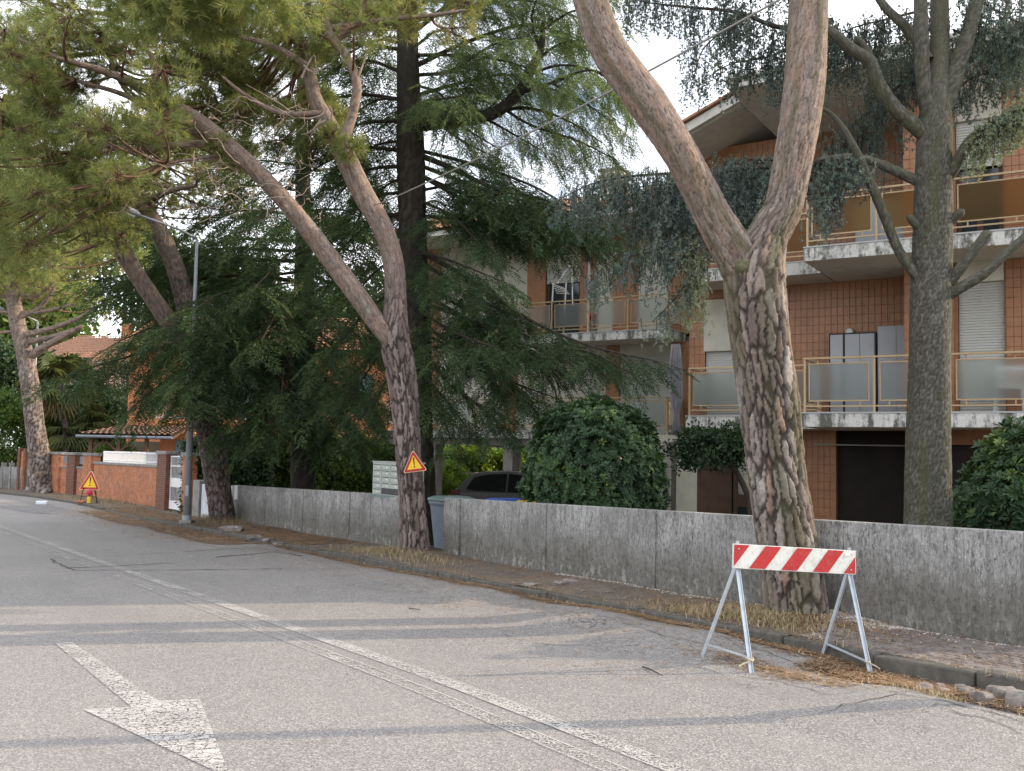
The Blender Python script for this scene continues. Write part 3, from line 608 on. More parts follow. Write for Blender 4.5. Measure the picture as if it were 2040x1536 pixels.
# eaves and roof
def roof_field(root, a0, a1, d0, z0, d1, z1, name='roof_tiles'):     # rows of barrel tiles
    pitch = .21; nr = max(2, int(math.hypot(d1 - d0, z1 - z0) / .38)); V = []; Fc = []; nk = int((a1 - a0) / pitch) * 6
    for r in range(nr):
        for e in (0, 1):
            f = (r + e) / nr; lift = .03 if e == 0 else .0
            for k in range(nk + 1):
                a = a0 + (a1 - a0) * k / nk; V.append(BF(a, d0 + (d1 - d0) * f, z0 + (z1 - z0) * f + .045 * abs(math.sin(math.pi * (a - a0) / pitch)) + lift + .012 * math.sin(a * 17 + r * 5)))
    for r in range(nr):
        b = r * 2 * (nk + 1)
        for k in range(nk): Fc.append((b + k, b + k + 1, b + nk + 1 + k + 1, b + nk + 1 + k))
    return npmesh(name, V, Fc, M['roof_tile'], root, kind='stuff')
MB().box(BF, -1.38, AE + .3, -.12, 3.3, EV, EV + .16).build('eave', M['white_fascia'], apt); MB().box(BF, -1.34, AE + .26, -.08, 1.28, EV - .006, EV - .002).box(BF, -1.34, 1.54, 1.285, 3.28, EV - .006, EV - .002).build('soffit', M['soffit'], apt)
MB().box(BF, -1.1, AE + .2, 3.3, 14.2, EV, EV + .16).build('ceiling_slab', M['soffit'], apt)
MB().tube([BF(-1.38, -.17, EV + .19), BF(AE + .3, -.17, EV + .19)], .06, 8).build('gutter', M['white_fascia'], apt)
roof_field(apt, -1.4, AE + .3, -.15, EV + .2, 4.6, EV + 1.75); MB().add([BF(-1.4, -.1, EV + .18), BF(AE + .3, -.1, EV + .18), BF(AE + .3, 4.6, EV + 1.72), BF(-1.4, 4.6, EV + 1.72), BF(AE + .3, 14.4, EV + .18), BF(-1.4, 14.4, EV + .18)], [(0, 1, 2, 3), (3, 2, 4, 5), (0, 3, 5), (1, 4, 2)]).build('roof_deck', M['roof_tile'], apt)
# sloping verge over the recessed part
def verge(a0, z0, a1, z1, d0, d1, th, mat, name):
    MB().add([BF(a, d, z + e) for d in (d0, d1) for a, z in ((a0, z0), (a1, z1)) for e in (0, th)], [(0, 2, 3, 1), (4, 5, 7, 6), (0, 1, 5, 4), (2, 6, 7, 3), (0, 4, 6, 2), (1, 3, 7, 5)]).build(name, M[mat], apt)
verge(-3.25, 8.42, -1.12, 9.3, 1.75, 9.9, .16, 'soffit', 'verge_soffit'); verge(-3.3, 8.43, -1.12, 9.33, 1.6, 1.745, .2, 'white_fascia', 'verge_board'); verge(-3.35, 8.64, -1.12, 9.55, 1.5, 9.9, .05, 'roof_tile', 'verge_tiles')
# --- left block, on pillars
L1, L2, LE = 2.28, 5.21, 8.55
tl = -15.6
for a0, a1 in ((-8.35, -7.9), (-6.2, -5.62), (-12.2, -11.5), (-15.6, -14.6)): tiled('l', a0, a1, 9.0, L1, L2 - .24)
for a0, a1 in ((-9.28, -8.72), (-8.15, -7.3), (-6.3, -5.62), (-11.2, -10.52), (-15.6, -14.6)): tiled('l', a0, a1, 9.0, L2, LE)
for a0, a1, z0, z1 in ((-14.6, -12.2, L1, L2 - .24), (-11.5, -8.35, L1, L2 - .24), (-7.9, -6.2, 4.64, L2 - .24), (-14.6, -11.2, L2, LE), (-10.52, -9.28, 7.46, LE), (-8.72, -8.15, L2, LE), (-7.3, -6.3, L2, LE)): cream(apl, a0 + .002, a1 - .002, 9.02, z0, z1)
shutter(apl, -7.88, -6.22, 9.06, L1, 4.64); shutter(apl, -10.5, -9.3, 9.06, L2, 7.46, 7.05)
MB().box(BF, tl, -5.62, 9.25, 17, L1 - .24, L1 - .05).box(BF, tl, -5.62, 9.25, 17, L2 - .24, L2 - .05).build('floor_slab', M['soffit'], apl)
MB().box(BF, tl, -2.9, 16.8, 17, L1 - .2, LE).box(BF, tl, tl + .2, 9.25, 16.8, L1 - .2, LE).box(BF, -5.62, -5.42, 9.0, 16.8, -.6, LE).build('wall', M['cream_plaster'], apl)
slab(apl, -16.2, -5.78, 7.73, 8.998, L1, .2); slab(apl, -10.9, -5.78, 7.73, 8.998, L2)
MB().box(BF, -16.0, -5.7, 8.0, 8.25, L1 - .42, L1 - .21).box(BF, tl, -5.7, 13.0, 13.3, L1 - .46, L1 - .25).build('beam', M['concrete_pillar'], apl)
for a in (-14.1, -11.18, -8.2, -5.95): 
    MB().box(BF, a - .17, a + .17, 7.98, 8.4, -.8, L1 - .42).build('pillar', M['concrete_pillar'], apl, bevel=.01)
    if a < -9: MB().box(BF, a - .17, a + .17, 13.0, 13.4, -.8, L1 - .46).build('pillar', M['concrete_pillar'], apl, bevel=.01)
railing(apl, (-16.1, 7.78), (-5.82, 7.78), L1, 'frosted_glass', 8); railing(apl, (-5.83, 7.82), (-5.83, 8.95), L1, 'frosted_glass', 1)
railing(apl, (-10.85, 7.78), (-5.82, 7.78), L2, 'frosted_glass', 4); railing(apl, (-5.83, 7.82), (-5.83, 8.95), L2, 'frosted_glass', 1)
MB().box(BF, -16.2, -5.0, 7.3, 9.0, LE, LE + .16).build('eave', M['white_fascia'], apl); MB().box(BF, -16, -4.8, 9.0, 17.2, LE, LE + .14).build('ceiling_slab', M['soffit'], apl)
roof_field(apl, -16.3, -2.9, 7.2, LE + .19, 12.3, LE + 2.1); MB().add([BF(-16.3, 7.25, LE + .17), BF(-2.9, 7.25, LE + .17), BF(-2.9, 12.3, LE + 2.07), BF(-16.3, 12.3, LE + 2.07), BF(-2.9, 17.3, LE + .17), BF(-16.3, 17.3, LE + .17)], [(0, 1, 2, 3), (3, 2, 4, 5), (0, 3, 5), (1, 4, 2)]).build('roof_deck', M['roof_tile'], apl)
ch = MB().box(BF, -8.95, -8.25, 9.6, 10.3, LE + .6, LE + 2.05).build('chimney', M['cream_plaster'], apl); MB().box(BF, -9.02, -8.18, 9.53, 10.37, LE + 1.66, LE + 1.74).box(BF, -9.02, -8.18, 9.53, 10.37, LE + 1.84, LE + 1.92).box(BF, -9.0, -8.2, 9.55, 10.35, LE + 2.05, LE + 2.13).build('chimney_cap', M['cap_concrete'], ch)
an = MB(); b0 = BF(-9.4, 9.4, 0); zt = LE + 3.25
an.tube([b0 + [0, 0, LE + .9], b0 + [0, 0, zt]], .02, 6); an.bar(b0 + np.array([-.75, -.25, zt - .55]), b0 + np.array([.15, .05, zt - .45]), .02)
for k in range(5): c_ = b0 + np.array([-.7 + .17 * k, -.23 + .06 * k, zt - .545 + .02 * k]); an.bar(c_ + [.06, -.16, 0], c_ + [-.06, .16, 0], .012)
an.bar(b0 + np.array([-.25, .1, zt - .35]), b0 + np.array([.25, -.1, zt - .35]), .016); an.build('aerial', M['pipe_grey'], apl)
MB().tube([BF(-8.93, 8.93, L1), BF(-8.93, 8.93, LE)], .045, 8).build('downpipe', M['white_metal'], apl)
MB().tube([BF(-5.72, 7.9, -.5), BF(-5.72, 7.9, 1.72), BF(-5.6, 7.9, 1.8), BF(-3.6, 7.9, 1.8)], .05, 8).build('downpipe', M['pipe_grey'], apl)
MB().box(BF, -9.0, -7.2, 13.6, 14.0, -.8, L1 - .46).build('stair_wall', M['tile_joint'], apl); tiled('l', -9.6, -7.2, 13.55, -.7, L1 - .46)
# fields of tiles: the nearest ones single, the rest joined
for key, root in (('r', apt), ('l', apl)):
    tl_ = sorted(tiles[key], key=lambda q: (q[1] > 2, abs(q[0] - 3.2) + .25 * abs(q[2] - 5.0)) if key == 'r' else (abs(q[0] + 8.5) + .3 * abs(q[2] - 6),)); mb = MB(); base_ = [(np.array(v.co)) for v in tm.vertices]; fcs = [tuple(f.vertices) for f in tm.polygons]
    for i, (a, d, z, ka, kz) in enumerate(tl_):
        p = BF(a, d, z)
        if i < (290 if key == 'r' else 120):
            o = bpy.data.objects.new('tile', tm); COL.objects.link(o); o.parent = root; o.location = tuple(p - OFF[root.name]); o.rotation_euler = (0, 0, BROT); o.scale = (ka, 1, kz)
        else: mb.add([BF(a + v[0] * ka, d + v[1], z + v[2] * kz) for v in base_], fcs)
    mb.build('tiles', M['facade_tile'], root, kind='stuff')
# ------------------------------------------------------------------ things on the balconies and at the entrance
r = empty('metal_cabinet', BF(.5, 2.1, F1), 'grey two-door locker with dark edges on the first-floor balcony', 'cabinet')
MB().box(BF, .03, .93, 1.95, 2.37, F1 + .03, 4.14).build('body', M['sign_black'], r); MB().box(BF, .06, .30, 1.935, 1.95, F1 + .06, 4.11).build('door', M['cabinet_grey'], r); MB().box(BF, .345, .62, 1.935, 1.95, F1 + .06, 4.11).build('door', M['cabinet_grey'], r); MB().box(BF, .63, .90, 1.935, 1.95, F1 + .06, 4.11).build('door', M['cabinet_grey'], r)
r = empty('metal_cabinet', BF(1.2, 2.1, F1), 'plain pale grey cabinet against the balcony column', 'cabinet')
MB().box(BF, .96, 1.5, 1.95, 2.37, F1 + .03, 4.24).build('body', M['cabinet_grey'], r); MB().box(BF, .98, 1.3, 1.935, 1.948, F1 + .06, 4.2).build('door', M['cabinet_grey'], r); MB().box(BF, 1.315, 1.48, 1.935, 1.948, F1 + .06, 4.2).build('door', M['cabinet_grey'], r)
r = empty('metal_cabinet', BF(1.0, 2.1, F2), 'grey cabinet standing on the top-floor balcony', 'cabinet')
MB().box(BF, .55, 1.45, 1.95, 2.37, F2 + .03, F2 + 1.25).build('body', M['cabinet_grey'], r); MB().box(BF, .57, .99, 1.935, 1.948, F2 + .06, F2 + 1.2).build('door', M['cabinet_grey'], r); MB().box(BF, 1.01, 1.43, 1.935, 1.948, F2 + .06, F2 + 1.2).build('door', M['cabinet_grey'], r)
r = empty('wall_lamp', BF(.35, 2.38, 4.2), 'round white bulkhead lamp on the tiled wall above the locker', 'lamp')
MB().tube([BF(.35, 2.37, 4.2), BF(.35, 2.34, 4.2)], .09, 14).build('base', M['black_metal'], r); MB().tube([BF(.35, 2.34, 4.2), BF(.35, 2.28, 4.2), BF(.35, 2.25, 4.2)], [.085, .08, .04], 14).build('globe', M['plastic_white'], r, smooth=True)
def chair(loc, rz, label):
    r = empty('plastic_chair', loc, label, 'chair'); ca, sa = math.cos(rz), math.sin(rz); fr = lambda a, d, z: np.array(loc) + np.array([a * ca - d * sa, a * sa + d * ca, z])
    MB().box(fr, -.22, .22, -.22, .22, .42, .45).build('seat', M['plastic_white'], r, bevel=.01)
    b = MB().box(fr, -.22, .22, .22, .25, .78, .84).box(fr, -.22, .22, .22, .25, .45, .49); 
    for k in range(7): b.box(fr, -.21 + k * .066, -.185 + k * .066, .222, .248, .49, .78)
    b.build('backrest', M['plastic_white'], r)
    for x in (-.2, .2):
        for y in (-.2, .2): MB().bar(fr(x, y, .42), fr(x * 1.15, y * 1.15, 0), .035).build('leg', M['plastic_white'], r)
        MB().bar(fr(x * 1.1, -.2, .64), fr(x * 1.1, .24, .64), .04, .02).build('armrest', M['plastic_white'], r)
chair(BF(3.35, .75, F1 + .01), BROT, 'white plastic chair behind the frosted balcony glass')
r = empty('drying_rack', BF(-9.2, 8.1, L2), 'white folding drying rack raised over the upper balcony railing', 'rack')
z = L2 + .03
for a in (-9.75, -9.3): MB().bar(BF(a, 8.0, z), BF(a + .04, 8.05, L2 + 1.62), .03).build('leg', M['plastic_white'], r)
b = MB()
for k in range(5): b.bar(BF(-9.72, 8.0 + k * .07, L2 + 1.6 - k * .06), BF(-9.26, 8.0 + k * .07, L2 + 1.42 - k * .03), .02)
b.bar(BF(-9.55, 8.02, L2 + 1.6), BF(-9.18, 8.1, L2 + 2.15), .035); b.bar(BF(-9.05, 8.1, L2 + .9), BF(-9.1, 8.1, L2 + 2.1), .03); b.bar(BF(-9.3, 8.1, L2 + 2.1), BF(-9.08, 8.1, L2 + 2.12), .03); b.build('bars', M['plastic_white'], r)
r = empty('ball', BF(-8.4, 8.2, L2 + .55), 'red ball resting behind the upper balcony glass', 'ball')
mb = MB(); mb.tube([BF(-8.4, 8.2, L2 + .55 + .14 * math.sin(x)) for x in np.linspace(-1.5, 1.5, 9)], [.14 * math.cos(x) for x in np.linspace(-1.5, 1.5, 9)], 14); mb.build('ball_skin', M['plastic_red'], r, smooth=True)
MB().tube([BF(-8.4, 8.2, L2 + .03), BF(-8.4, 8.2, L2 + .41)], [.12, .15], 12).build('pot', M['steps'], r)
# curtain hanging at the end of the lower balcony
V = []; nk = 26
for z, wv_ in ((4.75, .25), (4.3, .36), (3.9, .42), (3.3, .40), (2.9, .22), (2.82, .16), (2.6, .2), (2.1, .3)):
    for k in range(nk): V.append(BF(-5.62 + wv_ * (k / (nk - 1) - .5) + (.14 if z < 3.5 else .1), 7.62 + .05 * math.sin(k * 1.9) + .02 * math.sin(k * .7 + z), z))
cu = npmesh('curtain', V, [(i * nk + k, i * nk + k + 1, (i + 1) * nk + k + 1, (i + 1) * nk + k) for i in range(7) for k in range(nk - 1)], M['curtain'], smooth=True)
so = cu.modifiers.new('thickness', 'SOLIDIFY'); so.thickness = .012; tag(cu, 'gathered grey curtain tied at the corner of the lower left balcony', 'curtain')
# entrance: stair, lit wall and glazed door
r = empty('entrance_door', BF(-2.0, 4.4, -.25), 'brown glazed entrance door in the shade under the balcony', 'door')
f = MB(); A0, A1, D = -2.75, -1.55, 4.4
MB().box(BF, A0 - .9, A0 - .05, D, D + .2, -.3, 2.2).box(BF, A1 + .05, A1 + .4, D, D + .2, -.3, 2.2).box(BF, A0 - .05, A1 + .05, D, D + .2, 1.95, 2.2).build('surround', M['brown_wood'], r)
for x0, x1 in ((A0, (A0 + A1) / 2 - .01), ((A0 + A1) / 2 + .01, A1)):
    lf = MB().box(BF, x0, x0 + .1, D - .02, D + .04, -.2, 1.94).box(BF, x1 - .1, x1, D - .02, D + .04, -.2, 1.94).box(BF, x0 + .1, x1 - .1, D - .02, D + .04, 1.78, 1.94).box(BF, x0 + .1, x1 - .1, D - .02, D + .04, .5, .78).box(BF, x0 + .1, x1 - .1, D - .02, D + .04, -.2, .1).build('leaf', M['brown_wood'], r)
    MB().box(BF, x0 + .1, x1 - .1, D, D + .02, .78, 1.78).build('pane', M['frosted_glass'], lf); MB().box(BF, x0 + .1, x1 - .1, D, D + .02, .1, .5).build('lower_pane', M['window_glass'], lf)
r = empty('staircase', BF(-4.4, 6.4, -.35), 'pale stone steps against a cream wall behind the downpipe pillar', 'staircase')
MB().box(BF, -6.0, -3.2, 7.0, 7.2, -.4, 2.2).build('side_wall', M['cream_plaster'], r)
for k in range(7): MB().box(BF, -4.62 + k * .14, -3.3, 6.2, 6.99, -.4 + k * .17, -.4 + (k + 1) * .17).build('step', M['steps'], r)
MB().box(BF, -5.05, -4.8, 5.6, 5.95, -.5, 2.0).build('newel_pillar', M['concrete_pillar'], r)

# ------------------------------------------------------------------ parked car under the pillars
ca_, sa_ = math.cos(BROT * .35), math.sin(BROT * .35); cp = np.array([.45, 30.2, gz(.45, 30.2)])
cf_ = lambda a, d, z: cp + np.array([a * ca_ - d * sa_, a * sa_ + d * ca_, z])     # a: forward (right), d: away from viewer
car = empty('parked_car', cp, 'dark grey hatchback parked under the building between two pillars', 'car')
prof = [(-2.05, .35), (-2.1, .62), (-2.06, .92), (-1.95, 1.02), (-1.72, 1.30), (-1.5, 1.5), (-1.1, 1.58), (-.4, 1.62), (.3, 1.58), (.75, 1.42), (1.2, 1.08), (1.8, .96), (2.05, .8), (2.12, .5), (2.05, .3)]
V = []; half = []
for i, (a, z) in enumerate(prof):
    roof = max(0, min(1, (z - 1.0) / .55)); V += [cf_(a, y, z) for y in (-.88 + .24 * roof, 0, .88 - .24 * roof)]
    V += [cf_(a * .99, -.9 + .0, min(z, .95)), cf_(a * .99, .9, min(z, .95))]
mb = MB(); n5 = len(prof)
fc = []
for i in range(n5 - 1):
    b, c5 = i * 5, (i + 1) * 5; fc += [(b, b + 1, c5 + 1, c5), (b + 1, b + 2, c5 + 2, c5 + 1), (b + 3, b, c5, c5 + 3), (b + 2, b + 4, c5 + 4, c5 + 2)]
low = len(V); V += [cf_(a, y, .28) for a in (-2.0, -1.0, 0, 1.0, 2.02) for y in (-.88, .88)]
mb.add(V, fc + [(n5 * 5 - 5 + 3, 3, low, low + 8), (4, n5 * 5 - 5 + 4, low + 9, low + 1), tuple(i * 5 + 3 for i in range(n5)), tuple(i * 5 + 4 for i in reversed(range(n5)))])
body = mb.build('body', M['car_paint'], car, bevel=.03, smooth=False)
for sd in (-1, 1):
    y = lambda z: sd * (.93 - .26 * max(0, (z - .95) / .65))
    for w0 in ([(-1.62, 1.06), (-1.42, 1.40), (-1.0, 1.50), (-.42, 1.53), (-.42, 1.0), (-1.3, 1.02)], [(-.36, 1.0), (-.36, 1.53), (.25, 1.48), (.68, 1.34), (1.0, 1.08), (.95, 1.0)]):
        MB().add([cf_(a, y(z), z) for a, z in w0], [tuple(range(6)) if sd < 0 else tuple(reversed(range(6)))]).build('side_window', M['car_glass'], car)
    for a in (-1.32, 1.32):
        wl = MB().tube([cf_(a, sd * .70, .32), cf_(a, sd * .915, .32)], .33, 24).build('wheel', M['tyre'], car); MB().tube([cf_(a, sd * .916, .32), cf_(a, sd * .925, .32)], .2, 16).build('rim', M['galvanised'], wl)
        MB().tube([cf_(a + .38 * math.cos(x), sd * .903, .34 + .38 * math.sin(x)) for x in np.linspace(0, math.pi, 12)], .03, 6).build('wheel_arch', M['tyre'], car)
    MB().box(cf_, -2.09, -1.80, sd * .9 - .03, sd * .9 + .015, .86, 1.02).build('tail_light', M['tail_light'], car); MB().box(cf_, -1.0, -.82, sd * .9 - .02, sd * .9 + .035, .86, .89).build('door_handle', M['car_paint'], car); MB().box(cf_, .0, .16, sd * .9 - .02, sd * .9 + .035, .86, .89).build('door_handle', M['car_paint'], car)
MB().box(cf_, -1.86, -1.60, -.55, .55, 1.50, 1.53).build('spoiler', M['car_paint'], car)

# ------------------------------------------------------------------ street lamps
def lamp(base, h, lean, label, arm=None, r0=.105):
    base = np.array(base); r = empty('street_lamp', base, label, 'street lamp', 'grey street lamps along the pavement')
    MB().box(lambda a, d, z: base + np.array([a, d, z]), -.17, .17, -.17, .17, -.05, .10).build('base_plinth', M['cap_concrete'], r, bevel=.02)
    top = base + np.array([lean, 0, h]); mid = base + (top - base) * .62
    MB().tube([base + [0, 0, .1], mid, mid + (top - base) * .015, top], [r0, r0 * .72, r0 * .5, r0 * .42], 14).build('pole', M['pole_grey'], r, smooth=True)
    MB().tube([base + [0, 0, .1], base + [0, 0, .22]], r0 * 1.25, 14).build('collar', M['pole_grey'], r); MB().box(lambda a, d, z: base + np.array([a, d, z]), -.05, .05, -r0 - .012, -r0 + .02, .75, 1.05).build('access_door', M['pole_grey'], r)
    d = np.array(arm) if arm else np.array([-U[1] * 1.2, U[0] * -1.2 * -1, .3]) * 1.; e = top + d
    a_ = MB().tube([top, top + d * .3 + [0, 0, .06], e], [r0 * .42, .032, .028], 10).build('arm', M['pole_grey'], r, smooth=True)
    dd = d / np.linalg.norm(d); hd = MB().tube([e, e + dd * .12, e + dd * .45, e + dd * .6], [.04, .10, .11, .05], 12).build('lamp_head', M['pole_grey'], r, smooth=True)
    MB().tube([e + dd * .15 - [0, 0, .085], e + dd * .45 - [0, 0, .09]], .06, 10).build('lens', M['plastic_white'], hd)
lamp(G(372, 1043, .1), 7.9, -.05, 'grey metal lamp post beside the dark-barked leaning pine', (-1.3, -.8, .45))
lamp(G(57, 979, .1), 8.2, .0, 'distant lamp post half hidden by the leftmost pine', (-1.2, -.7, .4), .11)
lamp(SN(3.35, 8.05, .1), 8.6, .0, 'lamp post on the pavement just beyond the right edge', (-1.25, -.8, .45))

# ------------------------------------------------------------------ warning signs
def rtri(s, rr, k=6):                                        # rounded equilateral triangle, point up, centre of base at 0
    h = s * math.sqrt(3) / 2; C3 = [(-s / 2, 0), (s / 2, 0), (0, h)]; out = []; cen = (0, h / 3)
    for i, (x, y) in enumerate(C3):
        dx, dy = cen[0] - x, cen[1] - y; l = math.hypot(dx, dy); cx_, cy_ = x + dx / l * 2 * rr, y + dy / l * 2 * rr; a0 = math.atan2(-dy, -dx)
        for j in range(k + 1): a = a0 - math.pi / 3 + 2 * math.pi / 3 * j / k; out.append((cx_ + rr * math.cos(a), cy_ + rr * math.sin(a)))
    return out
def sign(root, org, right, up, s):
    org = np.array(org, float); right = np.array(right) / np.linalg.norm(right); up = np.array(up, float); up -= right * (up @ right); up /= np.linalg.norm(up); nn = np.cross(right, up)   # nn towards the viewer
    fn = lambda x, y, d: org + right * x + up * y + nn * d
    sc = lambda poly, k, dy: [(x * k, (y - s * .2887) * k + s * .2887) for x, y in poly]
    P = rtri(s, s * .05); pl = MB().prism(P, fn, -.012, 0).build('plate', M['galvanised'], root); MB().prism(sc(P, 1, 0), fn, .0005, .003).build('edge_band', M['sign_edge'], root)
    MB().prism(sc(P, .945, 0), fn, .0035, .005).build('red_border', M['sign_red'], root); MB().prism(sc(rtri(s, s * .02), .62, 0), fn, .0055, .007).build('yellow_field', M['sign_yellow'], root)
    MB().prism([(-.018 * s, .27 * s), (.018 * s, .27 * s), (.032 * s, .55 * s), (.02 * s, .565 * s), (-.02 * s, .565 * s), (-.032 * s, .55 * s)], fn, .0075, .009).build('exclamation_bar', M['sign_black'], root)
    MB().prism([(.032 * s * math.cos(a), .2 * s + .034 * s * math.sin(a)) for a in np.linspace(0, 2 * math.pi, 14)[:-1]], fn, .0075, .009).build('exclamation_dot', M['sign_black'], root)
Ys = 17.55; c_ = W(827, 940, Ys)
r = empty('warning_sign', c_, 'tilted triangular yellow and red exclamation sign fixed to the pine trunk', 'sign', 'triangular roadworks signs')
rv = W(851, 936, Ys) - W(803, 942, Ys + .1); sign(r, c_, rv, (.0, .02, 1), .455)
MB().bar(c_ + [0, .012, .1], c_ + [.0, .22, .1], .02).build('bracket', M['galvanised'], r)
Y2 = G(177, 1003, .1)[1]; c_ = W(178, 976, Y2)
r = empty('warning_sign', G(177, 1003, .1), 'triangular yellow and red exclamation sign on a low black stand before the brick wall', 'sign', 'triangular roadworks signs')
sz = 46 * Y2 / 1960 * .99; sign(r, c_, (1, -.12, 0), (0, .12, 1), sz)
for dx, dy in ((-.30, -.05), (-.12, .45), (.14, .45), (.30, -.05)):
    b_ = G(177, 1003, .1) + np.array([dx * 1.1, dy, 0]); MB().bar(b_, c_ + [dx * .75, .03 + dy * .25, .1], .022).build('leg', M['black_metal'], r)
q0 = (G(177, 1003, .1) + c_) / 2; MB().bar(q0 + [-.3, 0, -.0], q0 + [.3, 0, 0], .02).build('crossbar', M['black_metal'], r)
lp = W(177, 1003, Y2 - .15); lp[2] = gz(lp[0], lp[1]) + .1
r = empty('hazard_lamp', lp, 'red flashing hazard lamp with yellow battery box at the foot of the sign stand', 'lamp')
MB().box(lambda a, d, z: lp + np.array([a, d, z]), -.06, .08, -.06, .06, .02, .27).build('battery_box', M['lamp_yellow'], r, bevel=.015); ax = lp + np.array([.01, 0, .42])
MB().tube([ax + [0, -.05 + .1 * k / 6 * 1., 0] for k in range(7)], [.05, .09, .115, .12, .115, .09, .05], 16).build('lens', M['lamp_red'], r, smooth=True); MB().bar(lp + [.01, 0, .27], lp + [.01, 0, .33], .05).build('neck', M['black_metal'], r)
MB().box(lambda a, d, z: lp + np.array([a, d, z]), -.48, -.14, -.08, .08, .02, .12).build('sand_bag', M['brick'], r, bevel=.04)

# ------------------------------------------------------------------ striped barrier
f1, f2, f3, f4 = G(1400, 1320), G(1497, 1345), G(1640, 1309), G(1735, 1335)
for q in (f1, f2, f3, f4): q[2] += road_z(*sn(q))
bar_root = empty('road_barrier', (f1 + f2 + f3 + f4) / 4, 'red and white striped barrier board on two galvanised A-frame trestles', 'barrier')
la, ra = W(1469, 1130, 8.40), W(1692, 1142, 8.66); BL, BRt = W(1460, 1132, 8.34), W(1705, 1145, 8.60); TL = W(1463, 1083, 8.36); bx = (BRt - BL); bl = np.linalg.norm(bx); bx /= bl; bu = TL - BL; bu -= bx * (bu @ bx); bh = .205; bu /= np.linalg.norm(bu); bn = np.cross(bx, bu)
bf = lambda x, y, d: BL + bx * x + bu * y + bn * d
MB().prism([(0, 0), (bl, 0), (bl, bh), (0, bh)], bf, -.022, 0).build('board', M['sign_white'], bar_root, bevel=.003)
k0 = bl / 7.8
for j in range(5):
    x0, x1 = (2 * j - 1) * k0, 2 * j * k0; m_ = .007; poly = [(x0, m_), (x1, m_), (x1 + k0, bh - m_), (x0 + k0, bh - m_)]
    def clip(poly, f_, lim, keep_less):
        out = []
        for i in range(len(poly)):
            p, q = poly[i], poly[(i + 1) % len(poly)]; pi = (p[0] <= lim) == keep_less; qi = (q[0] <= lim) == keep_less
            if pi: out.append(p)
            if pi != qi: t_ = (lim - p[0]) / (q[0] - p[0]); out.append((lim, p[1] + t_ * (q[1] - p[1])))
        return out
    poly = clip(clip(poly, 0, m_, False), 0, bl - m_, True)
    if len(poly) > 2: MB().prism(poly, bf, .001, .0035).build('red_stripe', M['sign_red'], bar_root)
for x, y in ((.05, .165), (.04, .03), (bl - .05, .04), (bl - .04, .17), (bl * .48, .17), (bl * .7, .11)): MB().tube([bf(x, y, .003), bf(x, y, .007)], .006, 8).build('bolt', M['galvanised'], bar_root)
MB().box(bf, bl - .105, bl - .06, .155, .18, .0035, .005).build('sticker', M['paper'], bar_root)
for a, b, ap in ((f1, f2, la), (f3, f4, ra)):
    ap1 = ap + np.array([0, .02, .0]); 
    for q in (a, b):
        mbx = MB(); mbx.bar(q + [0, 0, -.01], ap1 + [0, 0, .02], .034, .004); side = np.cross(ap1 - q, (0, 0, 1)); side /= np.linalg.norm(side); mbx.bar(q + [0, 0, -.01] + side * .015 + [0, 0, .006], ap1 + side * .015 + [0, 0, .026], .004, .03); mbx.build('leg', M['galvanised'], bar_root)
    p1, p2 = a + (ap1 - a) * .14, b + (ap1 - b) * .14; MB().bar(p1, p2, .028, .01).build('cross_rail', M['galvanised'], bar_root); MB().bar(ap1 + [0, 0, -.03], ap1 + [0, -.02, .22], .03, .008).build('upright', M['galvanised'], bar_root)
p2 = f2 + (la - f2) * .13
MB().tube([p2 + np.array([.03 * math.cos(x), .03 * math.sin(x), .01 * math.sin(2 * x)]) for x in np.linspace(0, 12, 26)] + [p2 + [-.05, -.03, -.03], p2 + [-.10, -.05, -.05]], .007, 6).build('rope_tie', M['rope'], bar_root)
p2 = f4 + (ra - f4) * .14; MB().tube([p2 + np.array([.02 * math.cos(x), .02 * math.sin(x), .0]) for x in np.linspace(0, 8, 16)] + [p2 + [.06, -.03, -.03], p2 + [.09, -.03, -.05]], .006, 6).build('rope_tie', M['rope'], bar_root)

# ------------------------------------------------------------------ brick wall, piers, gate, fences on the left
def bricks(mb, fr, a0, a1, d0, d1, z0, z1, bw=.25, bh_=.068):
    r = 0; z = z0
    while z < z1 - .02:
        zt = min(z + bh_ - .010, z1); a = a0 - (bw / 2 if r % 2 else 0)
        while a < a1:
            x0, x1 = max(a, a0), min(a + bw - .010, a1); j = random.uniform(-.006, .004)
            if x1 - x0 > .02: mb.box(fr, x0, x1, d0 + j, d1, z, zt)
            a += bw
        z += bh_; r += 1
BN = 9.25
def sfr(n0, s0=None, s1=None):                               # a = s; straight between s0 and s1
    if s0 is None: return lambda a, d, z: SN(a, n0 + d, z)
    p, q = SN(s0, n0), SN(s1, n0); tt = (q - p) / (s1 - s0); nn = np.array([-tt[1], tt[0], 0]); nn /= np.linalg.norm(nn); nn = nn * (1 if nn @ np.r_[NV, 0] > 0 else -1)
    return lambda a, d, z: p + tt * (a - s0) + nn * d + [0, 0, z]
def brick_wall(name, label, s0, s1, h, cap=True, dark=False):
    r = empty(name, SN((s0 + s1) / 2, BN, .1), label, 'wall'); fr = sfr(BN, s0, s1)
    MB().box(fr, s0, s1, .01, .2, -.1, h + .1).build('mortar_core', M['mortar'], r); mb = MB(); bricks(mb, fr, s0, s1, 0, .02, .05, h + .1); mb.build('bricks', M['brick'], r, kind='stuff')
    if cap: MB().box(fr, s0, s1, -.04, .24, h + .10, h + .20).build('coping', M['cap_concrete'], r, bevel=.01)
    return r
